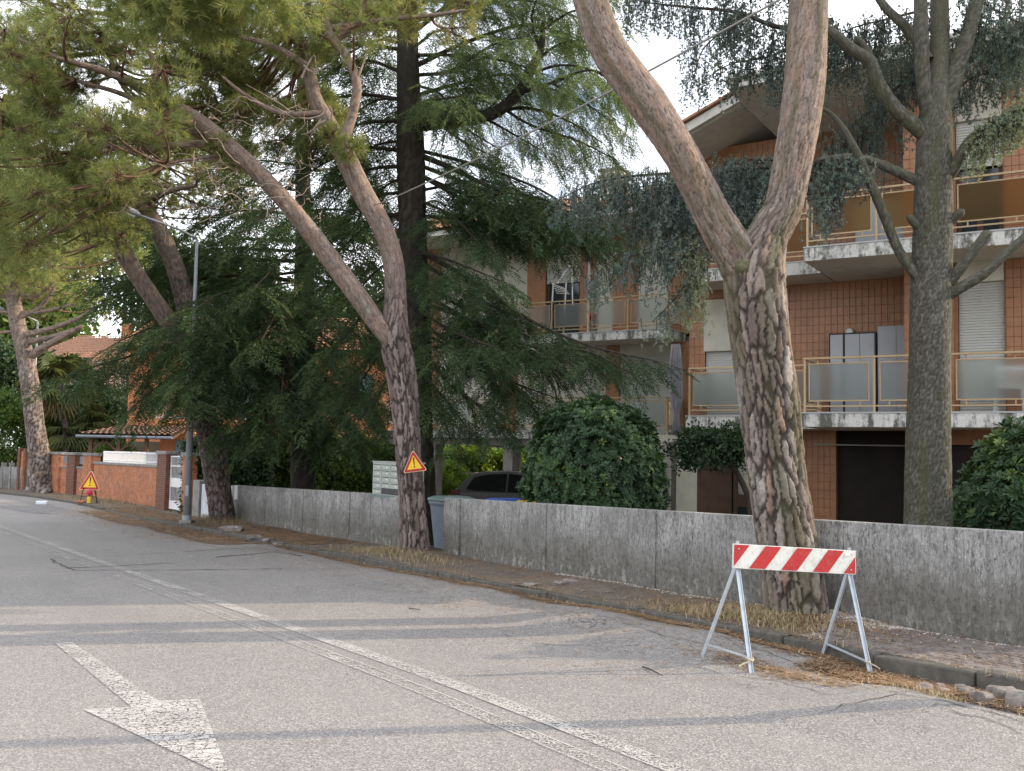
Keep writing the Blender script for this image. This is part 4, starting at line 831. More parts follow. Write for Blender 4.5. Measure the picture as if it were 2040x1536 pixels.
def pier(s0, s1, h, label, mat='brick_dark'):
    r = empty('brick_pier', SN((s0 + s1) / 2, BN, .1), label, 'pier', 'brick piers of the garden wall'); fr = sfr(BN)
    MB().box(fr, s0, s1, -.10, .28, -.1, h).build('mortar_core', M['mortar'], r); mb = MB(); bricks(mb, fr, s0, s1, -.112, -.098, .0, h); mb.build('bricks', M[mat], r, kind='stuff')
    for zz in (s0, s1): mb = MB().box(fr, zz - .008, zz + .008, -.1, .27, .05, h - .02); mb.build('side_bricks', M[mat], r)
    MB().box(fr, s0 - .06, s1 + .06, -.16, .34, h, h + .12).build('pier_cap', M['cap_concrete'], r, bevel=.012)
sa = lambda px: s_at(px, BN)
brick_wall('brick_garden_wall', 'long orange-red brick garden wall behind the low warning sign', sa(314), sa(184), 1.45)
brick_wall('brick_garden_wall', 'short brick wall section between two piers near the leftmost pine', sa(134), sa(119), 1.2)
brick_wall('brick_garden_wall', 'narrow brick wall piece with dark panel left of the long wall', sa(166), sa(151), 1.2)
pier(sa(333), sa(315), 2.05, 'dark brick pier beside the white gate'); pier(sa(373), sa(366), 2.0, 'brick gate pier just behind the lamp post', 'brick')
pier(sa(183), sa(167), 1.9, 'brick pier at the left end of the long wall', 'brick'); pier(sa(150), sa(135), 1.9, 'middle one of the three far brick piers'); pier(sa(118), sa(104), 1.9, 'brick pier nearest the leftmost pine', 'brick')
for a, b, lb in ((134, 119, 'dark sheet panel between the two far piers'), (166, 151, 'dark sheet panel right of the middle far pier')):
    s0, s1 = sa(a), sa(b); o = MB().box(sfr(BN), s0 + .02, s1 - .02, .08, .12, 1.5, 1.85).build('fence_panel', M['bin_grey'], None, origin=SN((s0 + s1) / 2, BN, 1.5)); tag(o, lb, 'panel')
s0, s1 = sa(314), sa(200); r = empty('bar_fence', SN((s0 + s1) / 2, BN, 1.75), 'white metal bar fence along the top of the brick wall', 'fence'); fr = sfr(BN + .1, sa(314), sa(184))
MB().box(fr, s0, s1, -.015, .015, 1.72, 1.75).box(fr, s0, s1, -.015, .015, 2.04, 2.07).build('rails', M['white_metal'], r)
k = 0; s = s0
while s < s1: MB().box(fr, s, s + .025, -.012, .012, 1.65, 2.12).build('bar', M['white_metal'], r); s += .125
s0, s1 = sa(364), sa(334); r = empty('garden_gate', SN((s0 + s1) / 2, BN, .1), 'narrow white metal gate with bars beside the lamp post', 'gate'); fr = sfr(BN + .05)
MB().box(fr, s0, s0 + .05, -.02, .02, .12, 2.0).box(fr, s1 - .05, s1, -.02, .02, .12, 2.0).box(fr, s0 + .05, s1 - .05, -.02, .02, 1.95, 2.0).box(fr, s0 + .05, s1 - .05, -.02, .02, 1.62, 1.66).box(fr, s0 + .05, s1 - .05, -.02, .02, .12, .18).build('gate_frame', M['white_metal'], r)
MB().box(fr, s0 + .05, s1 - .05, -.012, .012, .9, 1.22).build('middle_sheet', M['white_metal'], r); MB().box(fr, s0 + .05, s1 - .05, -.012, .012, .18, .42).build('lower_sheet', M['white_metal'], r)
nbar = 11
for k in range(nbar):
    s = s0 + .05 + (s1 - s0 - .1) * (k + .5) / nbar; MB().box(fr, s - .01, s + .01, -.01, .01, .42, .9).build('bar', M['white_metal'], r); MB().box(fr, s - .01, s + .01, -.01, .01, 1.22, 1.95).build('bar', M['white_metal'], r)
o = MB().box(fr, s0 + .0, s0 + .04, -.08, -.02, 1.0, 1.1).build('handle', M['galvanised'], r)
r = empty('panel_wall', SN(sa(15), BN, .1), 'low grey concrete panel wall at the far left edge', 'wall')
for a, b in ((40, 33), (32, 18), (17, 2), (1, -12)):
    s0, s1 = sa(a), sa(b); MB().box(sfr(BN), s0, s1 - .12, .0, .1, -.1, 1.2).build('panel', M['wall_concrete'], r); MB().box(sfr(BN), s1 - .12, s1, -.05, .14, -.1, 1.4).build('post', M['cap_concrete'], r)
s0, s1 = sa(49), sa(34); r = empty('garden_gate', SN((s0 + s1) / 2, BN, .1), 'rust-brown sheet gate left of the leftmost pine', 'gate'); fr = sfr(BN)
MB().box(fr, s0, s1, .02, .06, .1, 2.0).build('sheet', M['brick'], r); MB().box(fr, s0, s0 + .2, -.06, .2, -.1, 2.15).build('post', M['brick_dark'], r); MB().box(fr, s1 - .2, s1, -.06, .2, -.1, 2.15).build('post', M['brick_dark'], r)

# ------------------------------------------------------------------ houses behind
def tile_roof(root, P, Q, R, T, pitch=.26, name='roof_tiles', mat='roof_tile'):   # eave P->Q, ridge T->R
    P, Q, R, T = map(np.array, (P, Q, R, T)); ln = np.linalg.norm(Q - P); nk = int(ln / pitch) * 4; sl_ = np.linalg.norm(T - P); nr = max(2, int(sl_ / .42)); V = []; Fc = []
    for r_ in range(nr):
        for e in (0, 1):
            f = (r_ + e) / nr
            for k in range(nk + 1): g = k / nk; b = (P + (Q - P) * g) * (1 - f) + (T + (R - T) * g) * f; V.append(b + [0, 0, .07 * abs(math.sin(math.pi * ln * g / pitch)) + (.05 if e == 0 else 0)])
        for k in range(nk): b = r_ * 2 * (nk + 1); Fc.append((b + k, b + k + 1, b + nk + 2 + k, b + nk + 1 + k))
    return npmesh(name, V, Fc, M[mat], root, kind='stuff')
YH = 50.; gl_ = -.8
hx = lambda px, Y=YH: (px - CX) / F * Y
r = empty('orange_house', (hx(480), YH, gl_), 'orange-plastered house with a balcony hidden behind the drooping cedar', 'house')
x0, x1 = hx(255), hx(800); fr = XYZ
wins = [(hx(290), hx(322), gl_, 1.75), (hx(452), hx(492), .6, 2.0), (hx(560), hx(600), .6, 2.0), (hx(470), hx(510), 3.4, 5.4), (hx(600), hx(640), 3.4, 5.4), (hx(700), hx(740), 3.4, 5.4), (hx(690), hx(730), .6, 2.0)]
MB().box(fr, x0, x1, YH, YH + 9, gl_ - .2, 6.6).build('wall', M['orange_plaster'], r)
for a, b, z0, z1 in wins:
    wd = MB().box(fr, a, b, YH - .03, YH - .005, z0, z1).build('window', M['window_glass'], r); MB().box(fr, a - .09, a, YH - .08, YH - .004, z0, z1 + .08).box(fr, b, b + .09, YH - .08, YH - .004, z0, z1 + .08).box(fr, a, b, YH - .08, YH - .004, z1, z1 + .08).build('frame', M['cap_concrete'], wd); MB().box(fr, a + (b - a) * .38, b - .02, YH - .07, YH - .035, z0 + .02, z1 - .02).build('shutter', M['teal_shutter'], wd)
bs = MB().box(fr, hx(330), hx(640), YH - 1.3, YH, 2.75, 2.95).build('balcony_slab', M['orange_plaster'], r); rl = MB().box(fr, hx(330), hx(640), YH - 1.26, YH - 1.2, 3.9, 3.96).box(fr, hx(330), hx(640), YH - 1.26, YH - 1.2, 3.0, 3.06)
x = hx(330)
while x < hx(640): rl.box(fr, x, x + .03, YH - 1.25, YH - 1.22, 3.06, 3.9); x += .16
rl.build('balcony_railing', M['white_metal'], bs)
MB().tube([(hx(378), YH - .08, gl_), (hx(378), YH - .08, 6.5)], .05, 6).build('downpipe', M['brown_wood'], r); wl = MB().box(fr, hx(341), hx(346), YH - .2, YH - .02, 1.0, 1.3).build('wall_light', M['white_metal'], r)
tile_roof(r, (x0 - .6, YH - .7, 6.55), (x1 + .6, YH - .7, 6.55), (x1 + .2, YH + 4.6, 8.9), (x0 - .2, YH + 4.6, 8.9), .3); MB().add([(x0 - .6, YH - .7, 6.5), (x1 + .6, YH - .7, 6.5), (x1 + .2, YH + 4.6, 8.8), (x0 - .2, YH + 4.6, 8.8), (x1 + .6, YH + 9.7, 6.5), (x0 - .6, YH + 9.7, 6.5)], [(0, 1, 2, 3), (3, 2, 4, 5), (0, 3, 5), (1, 4, 2), (0, 5, 4, 1)]).build('roof_deck', M['brown_wood'], r)
YC = 44.; cx0, cx1 = hx(168, YC), hx(356, YC)
r = empty('carport', (hx(262, YC), YC, gl_), 'wooden carport with a shade-darkened brown clay tile roof in front of the orange house', 'carport')
tile_roof(r, (cx0, YC - .6, 2.05), (cx1, YC - .6, 2.05), (cx1 - .4, YC + 2.6, 2.52), (cx0 + .9, YC + 2.6, 2.52), .26, mat='shaded_roof_tile')
MB().add([(cx0, YC - .58, 2.02), (cx1, YC - .58, 2.02), (cx1 - .4, YC + 2.6, 2.48), (cx0 + .9, YC + 2.6, 2.48), (cx0, YC - .58, 1.9), (cx1, YC - .58, 1.9), (cx1 - .4, YC + 2.6, 2.36), (cx0 + .9, YC + 2.6, 2.36)], [(0, 1, 2, 3), (7, 6, 5, 4), (0, 4, 5, 1), (1, 5, 6, 2), (2, 6, 7, 3), (3, 7, 4, 0)]).build('roof_deck', M['brown_wood'], r)
MB().tube([(cx0, YC - .66, 1.98), (cx1, YC - .66, 1.98)], .06, 8).build('gutter', M['bin_grey'], r)
for x in (cx0 + .5, hx(245, YC), hx(300, YC)): MB().box(fr, x - .08, x + .08, YC - .3, YC - .14, gl_, 1.95).build('post', M['brown_wood'], r)
for x, d in ((cx0 + .5, 1), (hx(245, YC), -1), (hx(245, YC), 1)): MB().bar((x, YC - .22, 1.3), (x + .7 * d, YC - .22, 1.9), .09).build('brace', M['brown_wood'], r)
MB().box(fr, hx(225, YC), hx(285, YC), YC + 2.5, YC + 2.55, gl_, 1.8).build('back_door', M['steps'], r); MB().box(fr, hx(285, YC), hx(358, YC), YC + 2.4, YC + 2.6, gl_, 2.3).build('side_wall', M['orange_plaster'], r); MB().box(fr, hx(318, YC), hx(345, YC), YC + 2.33, YC + 2.39, gl_, 1.9).build('shutter', M['teal_shutter'], r)
YF = 78.
r = empty('red_roof_house', (hx(180, YF), YF, gl_), 'distant house with a red clay tile roof above the palm', 'house')
a0, a1 = hx(60, YF), hx(330, YF); MB().box(fr, a0, a1, YF, YF + 9, gl_, 8.2).build('wall', M['pink_plaster'], r)
tile_roof(r, (a0 - .6, YF - .8, 8.1), (a1 + .5, YF - .8, 8.1), (a1 - 1, YF + 4.6, 10.7), (a0 + 1.6, YF + 4.6, 10.7), .34); MB().add([(a0 - .6, YF - .8, 8.05), (a1 + .5, YF - .8, 8.05), (a1 - 1, YF + 4.6, 10.6), (a0 + 1.6, YF + 4.6, 10.6), (a1 + .5, YF + 10, 8.05), (a0 - .6, YF + 10, 8.05)], [(0, 1, 2, 3), (3, 2, 4, 5), (0, 3, 5), (1, 4, 2), (0, 5, 4, 1)]).build('roof_deck', M['white_fascia'], r)
MB().box(fr, hx(205, YF), hx(222, YF), YF + 3, YF + 3.9, 9, 11.6).build('chimney', M['brick'], r)
for px_ in (90, 150, 250): MB().box(fr, hx(px_, YF), hx(px_ + 26, YF), YF - .04, YF - .01, 5.4, 7.2).build('window', M['window_glass'], r)
r = empty('pink_house', (2, 58, gl_), 'pale pink house far behind the pillars and the bright hedge', 'house')
MB().box(fr, -7, 14, 58, 66, gl_, 5.2).build('wall', M['pink_plaster'], r); tile_roof(r, (-7.6, 57.3, 5.2), (14.6, 57.3, 5.2), (13, 62, 7.2), (-6, 62, 7.2), .34)
for x in (-4.5, -1, 3, 7): MB().box(fr, x, x + 1.2, 57.95, 57.99, 1.6, 3.2).build('window', M['window_glass'], r)

# ------------------------------------------------------------------ loose things
def stone(name, loc, sx, sy, sz_, rz, mat, label, cat, group, seed):
    rr = random.Random(seed); mb = MB(); ca, sa_2 = math.cos(rz), math.sin(rz); pts = []
    for z, k in ((-.5, .95), (.2, 1.), (.5, .8)):
        for x, y in ((-1, -1), (1, -1), (1, 1), (-1, 1)):
            a, b = x * k * rr.uniform(.78, 1.1) * sx / 2, y * k * rr.uniform(.78, 1.1) * sy / 2; pts.append((loc[0] + a * ca - b * sa_2, loc[1] + a * sa_2 + b * ca, loc[2] + (z + .5) * sz_ * rr.uniform(.9, 1.1)))
    mb.add(pts, [(3, 2, 1, 0), (8, 9, 10, 11)] + [(b + i, b + (i + 1) % 4, b + 4 + (i + 1) % 4, b + 4 + i) for b in (0, 4) for i in range(4)])
    o = mb.build(name, M[mat], None, bevel=min(sx, sz_) * .05, origin=loc); tag(o, label, cat, group); return o
for i, (px, py, w_, lb) in enumerate(((1834, 1358, .07, 'pale loose sett lying alone in the brown needles'), (1845, 1372, .10, 'reddish loose sett at the left end of the stone heap'), (1875, 1362, .09, 'brownish sett leaning on the kerb behind the heap'), (1880, 1376, .08, 'small pinkish sett low in the heap'), (1912, 1364, .10, 'whitish sett against the kerb near the heap'),
        (1925, 1378, .11, 'dark flat sett in the middle of the heap'), (1945, 1388, .11, 'dark angular sett right of the middle of the heap'), (1962, 1394, .13, 'broad pale-topped sett in front of the heap'), (1985, 1380, .14, 'flat pale sett at the top of the heap'), (2005, 1390, .16, 'largest square brown sett of the heap'), (2028, 1402, .17, 'big grey sett cut by the right picture edge'), (1998, 1372, .09, 'small pale sett behind the largest one'))):
    p = G(px, py + 6); s_, n_ = sn(p); p[2] += road_z(s_, n_) + .0; stone('loose_sett', p, w_, w_ * .8, w_ * .7, i * .7, 'rubble', lb, 'stone', 'loose setts heaped by the kerb', i + 5)
for i, (px, py, w_, lb) in enumerate(((462, 1060, .34, 'flat pale concrete block lying by the dark pine'), (1118, 1170, .13, 'upturned pale paving fragment on the pavement'), (1135, 1168, .16, 'flat broken paving slab beside the upturned fragment'), (1056, 1170, .12, 'small flat paving fragment left on the pavement'), (505, 1072, .2, 'dark broken sett near the flat concrete block'), (534, 1078, .16, 'pale broken piece on the brown pavement'), (552, 1086, .12, 'small whitish stone on the brown pavement edge'))):
    p = G(px, py, .1); s_, n_ = sn(p); p[2] += pave_z(s_, n_) - .1; stone('paving_fragment', p, w_ * 1.6, w_, w_ * .35, i * .9, 'rubble', lb, 'stone', 'broken paving pieces', i + 50)
p = G(82, 1006); o = MB().box(lambda a, d, z: p + np.array([a, d, z + .02 * a]), -.2, .25, -.08, .08, .0, .16).build('plastic_bag', M['plastic_pale'], None, bevel=.05, origin=p); tag(o, 'crumpled pale plastic litter in the gutter at the far left', 'litter')
def stick(px, lb):
    P = [G(x, y, .015) for x, y in px]; o = MB().tube(P, [.006] * (len(P) - 1) + [.003], 6).build('fallen_twig', M['dark_twig'], None, origin=P[0]); tag(o, lb, 'twig', 'fallen twigs on the asphalt')
stick([(1280, 1328), (1297, 1334), (1320, 1346)], 'forked dark twig on the sunny road left of the barrier'); stick([(815, 1212), (838, 1214)], 'small dark twig lying across the shaded road edge')
# tie cable between the two pines
cA, cB = W(1563, -6, 10.62), W(752, 408, 18.0)
P = [cA + (cB - cA) * f_ + np.array([0, 0, -.25 * 4 * f_ * (1 - f_) * .35]) for f_ in np.linspace(0, 1, 18)]
o = MB().tube(P, .013, 6).build('tie_cable', M['cable'], None, origin=cA); tag(o, 'thin steel cable strung diagonally between the two nearest pines', 'cable')
# ------------------------------------------------------------------ tree building
def spline(P, R, step):
    P = np.array(P, float); R = np.array(R, float); A = np.vstack([2 * P[0] - P[1], P, 2 * P[-1] - P[-2]]); Q = []; RR = []
    for i in range(len(P) - 1):
        p0, p1, p2, p3 = A[i:i + 4]; m = max(2, int(np.linalg.norm(p2 - p1) / step))
        for k in range(m):
            t_ = k / m; Q.append(.5 * (2 * p1 + (p2 - p0) * t_ + (2 * p0 - 5 * p1 + 4 * p2 - p3) * t_ ** 2 + (3 * p1 - p0 - 3 * p2 + p3) * t_ ** 3)); RR.append(R[i] + (R[i + 1] - R[i]) * t_)
    return np.vstack([Q, P[-1]]), np.r_[RR, R[-1]]
def hsh(a, b, s): v = np.sin(a * 127.1 + b * 311.7 + s * 74.7) * 43758.5453; return v - np.floor(v)
def cells(u, v, nu, seed):                                   # wrapped jittered Voronoi: edge distance and cell id
    ui = np.floor(u); vi = np.floor(v); f1 = np.full(u.shape, 9.); f2 = np.full(u.shape, 9.); idv = np.zeros(u.shape)
    for du in (-1, 0, 1):
        for dv in (-1, 0, 1):
            a, b = ui + du, vi + dv; aw = np.mod(a, nu); x = a + .15 + .7 * hsh(aw, b, seed) - u; y = b + .1 + .8 * hsh(aw, b, seed + 3) - v; d = np.sqrt(x * x + y * y)
            idn = hsh(aw, b, seed + 7); m = d < f1; f2 = np.where(m, f1, np.minimum(f2, d)); idv = np.where(m, idn, idv); f1 = np.where(m, d, f1)
    return f2 - f1, idv
PAL_LOW = np.array([(.21, .18, .167), (.31, .28, .265), (.17, .142, .13), (.22, .19, .175), (.38, .35, .335), (.23, .19, .17), (.28, .24, .225), (.33, .21, .15), (.20, .17, .155), (.31, .28, .265)])
PAL_UP = np.array([(.31, .225, .19), (.35, .27, .235), (.28, .21, .185), (.36, .245, .19), (.26, .21, .19), (.33, .275, .25)])
PAL_LOW = PAL_LOW * [1.04, 1., .93]; PAL_LOW[7] = (.30, .21, .155)
PAL_UP = PAL_UP * [1., 1., .95]
PAL_DARK = np.array([(.17, .13, .12), (.22, .175, .16), (.14, .11, .10), (.26, .21, .195)])
PAL_CED = np.array([(.115, .11, .088), (.145, .138, .115), (.10, .102, .075), (.17, .162, .14)])
PAL_CDK = np.array([(.055, .045, .038), (.075, .062, .052), (.05, .042, .036)])
def sweep(P, R, nseg, step, cw=.07, ch=.2, depth=.02, pal=(PAL_LOW, PAL_UP), crack=(.026, .021, .018), seed=1, flare=0, moss=0, split=(.45, .75)):
    Q, RR = spline(P, R, step); n = len(Q); Lc = np.r_[0, np.cumsum(np.linalg.norm(np.diff(Q, axis=0), axis=1))]
    T = np.gradient(Q, axis=0); T /= np.linalg.norm(T, axis=1)[:, None]; X = np.zeros_like(Q); ref = np.array([1., 0, 0])
    for i in range(n): ref = ref - T[i] * (ref @ T[i]); ref /= np.linalg.norm(ref); X[i] = ref
    Yv = np.cross(T, X); th = np.linspace(0, 2 * np.pi, nseg, endpoint=False); nu = max(5, round(2 * np.pi * RR.mean() / cw))
    TH, LL = np.meshgrid(th, Lc); u = TH / (2 * np.pi) * nu; wob = .45 * np.sin(LL / ch * 1.1 + TH * 2 + seed) + .35 * (vnoise(TH * 6, LL / ch * 2.5, 1., seed + 6) - .5) + .34 * (vnoise(u * 2, LL / ch * 12, 1., seed + 8) - .5)
    e, idv = cells(u + wob, LL / ch + .3 * np.sin(TH * 3 + seed) + .5 * (vnoise(u * 1.3, LL / ch * 2, 1., seed + 4) - .5), nu, seed); fr_ = np.clip(((LL / Lc[-1]) - split[0]) / (split[1] - split[0]), 0, 1)
    e2, id2 = cells((u + wob) * 2.0, LL / (ch * .5) + .4 * wob, nu * 2, seed + 20); sm = np.clip((e - .12) / .12, 0, 1); sm = sm * sm * (3 - 2 * sm); sm2 = np.clip((e2 - .03) / .12, 0, 1)
    gr = vnoise(u * 3.2, LL / ch * 2.2, 1., seed + 11); gr2 = vnoise(u * 7, LL / ch * 7, 1., seed + 12)
    dp = depth * (1 - .55 * fr_); smb = sm * (1 - fr_) + sm2 * .55 * fr_; disp = dp * (smb * (.75 + .35 * idv) + (.22 * sm2 + .2 * id2 * sm) * (1 - fr_) + .22 * (gr2 - .5) - .9)
    rad = RR[:, None] + disp + .02 * RR[:, None] * np.sin(TH * 2 + LL * 1.7 + seed) * 2
    if flare: rad = rad * (1 + flare * np.exp(-LL / .28) * (.6 + .5 * np.cos(TH * 4 + seed) + .25 * np.cos(TH * 7)))
    V = Q[:, None] + X[:, None] * (np.cos(TH) * rad)[..., None] + Yv[:, None] * (np.sin(TH) * rad)[..., None]
    cap = V[-1].mean(0); V[-1] = V[-2] + T[-1] * .002; V[-1] = cap + (V[-1] - cap) * .02
    lowp = pal[0][(idv * 997 % len(pal[0])).astype(int)]; upp = pal[1][((id2 * 613) % len(pal[1])).astype(int)]; C = lowp * (1 - fr_[..., None]) + upp * fr_[..., None]
    C = C * (.70 + .30 * gr + .24 * gr2 + .2 * (id2 - .3))[..., None]; ck = np.clip((1 - sm) * (1 - fr_) + (1 - sm2) * (.30 * (1 - fr_) + .62 * fr_), 0, 1); C = C * (1 - ck[..., None] * .9) + np.array(crack) * ck[..., None] * .9
    if moss: mm = np.clip((vnoise(TH * 2.2, LL * .9, 1., seed + 9) - .45) * 3, 0, 1) * moss; C = C * (1 - mm[..., None]) + np.array((.085, .09, .035)) * mm[..., None]
    i, j = np.meshgrid(np.arange(n - 1), np.arange(nseg), indexing='ij'); j2 = (j + 1) % nseg
    Fc = np.stack([i * nseg + j, i * nseg + j2, (i + 1) * nseg + j2, (i + 1) * nseg + j], -1).reshape(-1, 4)
    return V.reshape(-1, 3), Fc, np.clip(C, 0.01, .8).reshape(-1, 3)
def limb(name, root, pts, mat, nseg=28, step=.05, **kw):     # pts: (px, py, Y, width in px)
    P = [W(x, y, Y) for x, y, Y, w_ in pts]; R = [w_ / 2 / F * Y for x, y, Y, w_ in pts]
    V, Fc, C = sweep(P, R, nseg, step, **kw); o = npmesh(name, V, Fc, mat, root, col=C, smooth=True); Q, _ = spline(P, R, .25); return o, Q
class Twigs:
    def __init__(s): s.V = []; s.F = []; s.n = 0
    def add(s, P, r0, r1, k=3):
        P = np.array(P, float); m = len(P); T = np.gradient(P, axis=0); T /= np.linalg.norm(T, axis=1)[:, None] + 1e-9
        X = np.cross(T, (0.13, .22, .97)); X /= np.linalg.norm(X, axis=1)[:, None] + 1e-9; Y = np.cross(T, X); r = np.linspace(r0, r1, m)[:, None]
        for j in range(k): a = 2 * math.pi * j / k; s.V.append(P + (X * math.cos(a) + Y * math.sin(a)) * r)
        for j in range(k):
            b0, b1 = s.n + j * m, s.n + ((j + 1) % k) * m; i = np.arange(m - 1); s.F.append(np.stack([b0 + i, b1 + i, b1 + i + 1, b0 + i + 1], -1))
        s.n += k * m
    def build(s, name, mat, root):
        if s.n: return npmesh(name, np.vstack(s.V), np.vstack(s.F), mat, root, kind='stuff')
def frames(D, rng, up=None):                                 # rotation matrices whose x axis follows D
    D = D / (np.linalg.norm(D, axis=1)[:, None] + 1e-9); A = rng.normal(size=D.shape) if up is None else up + rng.normal(0, .25, D.shape)
    Y = np.cross(A, D); Y /= np.linalg.norm(Y, axis=1)[:, None] + 1e-9; Z = np.cross(D, Y); return np.stack([D, Y, Z], -1)
def scatter(name, protos, P, R, sc, val, mat, root, kind=None, jit=.12):
    P = np.asarray(P); N_ = len(P); which = RNG.integers(0, len(protos), N_); Vs = []; Fs = []; vs = []; n = 0
    for k, (pv, pf) in enumerate(protos):
        ix = np.nonzero(which == k)[0]
        if not len(ix): continue
        v = np.einsum('nij,mj->nmi', R[ix], pv) * sc[ix][:, None, None] + P[ix][:, None]; m = len(pv)
        Vs.append(v.reshape(-1, 3)); Fs.append((pf[None] + (np.arange(len(ix)) * m)[:, None, None]).reshape(-1, pf.shape[1]) + n); vs.append(np.repeat(val[ix], m) + np.tile(RNG.normal(0, jit, m), len(ix))); n += len(ix) * m
    return npmesh(name, np.vstack(Vs), np.vstack(Fs), mat, root, v=np.clip(np.concatenate(vs), 0, 1), kind=kind)
def tri_needles(base, tip, w_, rng):
    d = tip - base; s_ = np.cross(d, rng.normal(size=d.shape)); s_ /= np.linalg.norm(s_, axis=1)[:, None] + 1e-9
    V = np.stack([base + s_ * w_ / 2, base - s_ * w_ / 2, tip], 1).reshape(-1, 3); return V, np.arange(len(V)).reshape(-1, 3)
def pine_tuft(seed, n=20, L=.155, w_=.0095):
    g = np.random.default_rng(seed); x = g.uniform(0, .10, n); a = g.uniform(0, 2 * np.pi, n); el = np.radians(g.uniform(18, 70, n)) ; l = L * g.uniform(.75, 1.15, n)
    b = np.stack([x, 0 * x, 0 * x], 1); d = np.stack([np.cos(el), np.sin(el) * np.cos(a), np.sin(el) * np.sin(a)], 1); return tri_needles(b, b + d * l[:, None], w_, g)
TUFT = [pine_tuft(k) for k in range(6)]; TUFT_FAR = [pine_tuft(k + 20, 16, .17, .018) for k in range(5)]
def cedar_spray(seed, L=.66, ntw=13, nn=3, w_=.017):
    g = np.random.default_rng(seed); B = []; E = []
    for i in range(ntw + 3):
        t_ = (i + .6) / (ntw + 3); x = L * t_; z = -.22 * L * t_ ** 2 ; sg = 1 if i % 2 else -1; tl_ = .21 * (1 - .72 * t_) + .04; ang = math.radians(g.uniform(40, 70)) * (1 - .45 * t_); dr = g.uniform(-.35, .05)
        dv = np.array([math.cos(ang), sg * math.sin(ang), dr]); dv /= np.linalg.norm(dv)
        for k in range(nn):
            b = np.array([x, 0, z]) + dv * tl_ * (k + .2) / nn + [0, 0, -.03 * ((k + .5) / nn) ** 2]
            for q in (-1, 1): E.append(b + dv * .075 + np.cross(dv, (0, 0, 1)) * q * .036 * g.uniform(.4, 1.4) + [0, 0, g.normal(0, .02)]); B.append(b)
    return tri_needles(np.array(B), np.array(E), w_, g)
SPRAY = [cedar_spray(k) for k in range(6)]
def blue_string(seed, L=1., n=24, w_=.010):                  # hanging shoot with needle rosettes, along +x
    g = np.random.default_rng(seed); B = []; E = []; side = 0
    for i in range(n):
        c_ = np.array([L * (i + .5) / n, .035 * math.sin(i * .9 + seed) + g.normal(0, .02), .035 * math.cos(i * 1.1) + g.normal(0, .02)])
        for q in range(11): d = g.normal(size=3); d[0] -= .25; d /= np.linalg.norm(d); B.append(c_); E.append(c_ + d * g.uniform(.026, .044))
    return tri_needles(np.array(B), np.array(E), w_, g)
BLUE = [blue_string(k) for k in range(6)]
def rosette(seed, n=9, L=.085, w_=.026, cup=.55):
    g = np.random.default_rng(seed); V = []; Fc = []
    for i in range(n):
        a = 2 * math.pi * i / n * 1.0 + g.uniform(-.25, .25); el = g.uniform(cup - .35, cup + .35); l = L * g.uniform(.75, 1.15); d = np.array([math.sin(el), math.cos(el) * math.cos(a), math.cos(el) * math.sin(a)]); s_ = np.array([0, -math.sin(a), math.cos(a)]); u_ = np.cross(d, s_); b = len(V)
        V += [d * l * .08, d * l * .62 + s_ * w_ / 2 + u_ * .006, d * l - u_ * .006, d * l * .62 - s_ * w_ / 2 + u_ * .006]; Fc += [(b, b + 1, b + 2), (b, b + 2, b + 3)]
    return np.array(V), np.array(Fc)
ROS = [rosette(k) for k in range(6)]; ROSB = [rosette(k + 9, 9, .11, .036) for k in range(6)]
def leafclump(seed, n=12, L=.09, w_=.04, r_=.12):
    g = np.random.default_rng(seed); V = []; Fc = []
    for i in range(n):
        c_ = g.normal(0, r_ * .5, 3); d = g.normal(size=3); d /= np.linalg.norm(d); s_ = np.cross(d, g.normal(size=3)); s_ /= np.linalg.norm(s_); b = len(V); l = L * g.uniform(.7, 1.2)
        V += [c_, c_ + d * l * .5 + s_ * w_ / 2, c_ + d * l, c_ + d * l * .5 - s_ * w_ / 2]; Fc += [(b, b + 1, b + 2), (b, b + 2, b + 3)]
    return np.array(V), np.array(Fc)
CLUMP = [leafclump(k) for k in range(6)]; CLUMP_BIG = [leafclump(k + 30, 12, .16, .075, .26) for k in range(5)]; CLUMP_FAR = [leafclump(k + 60, 10, .26, .13, .5) for k in range(5)]

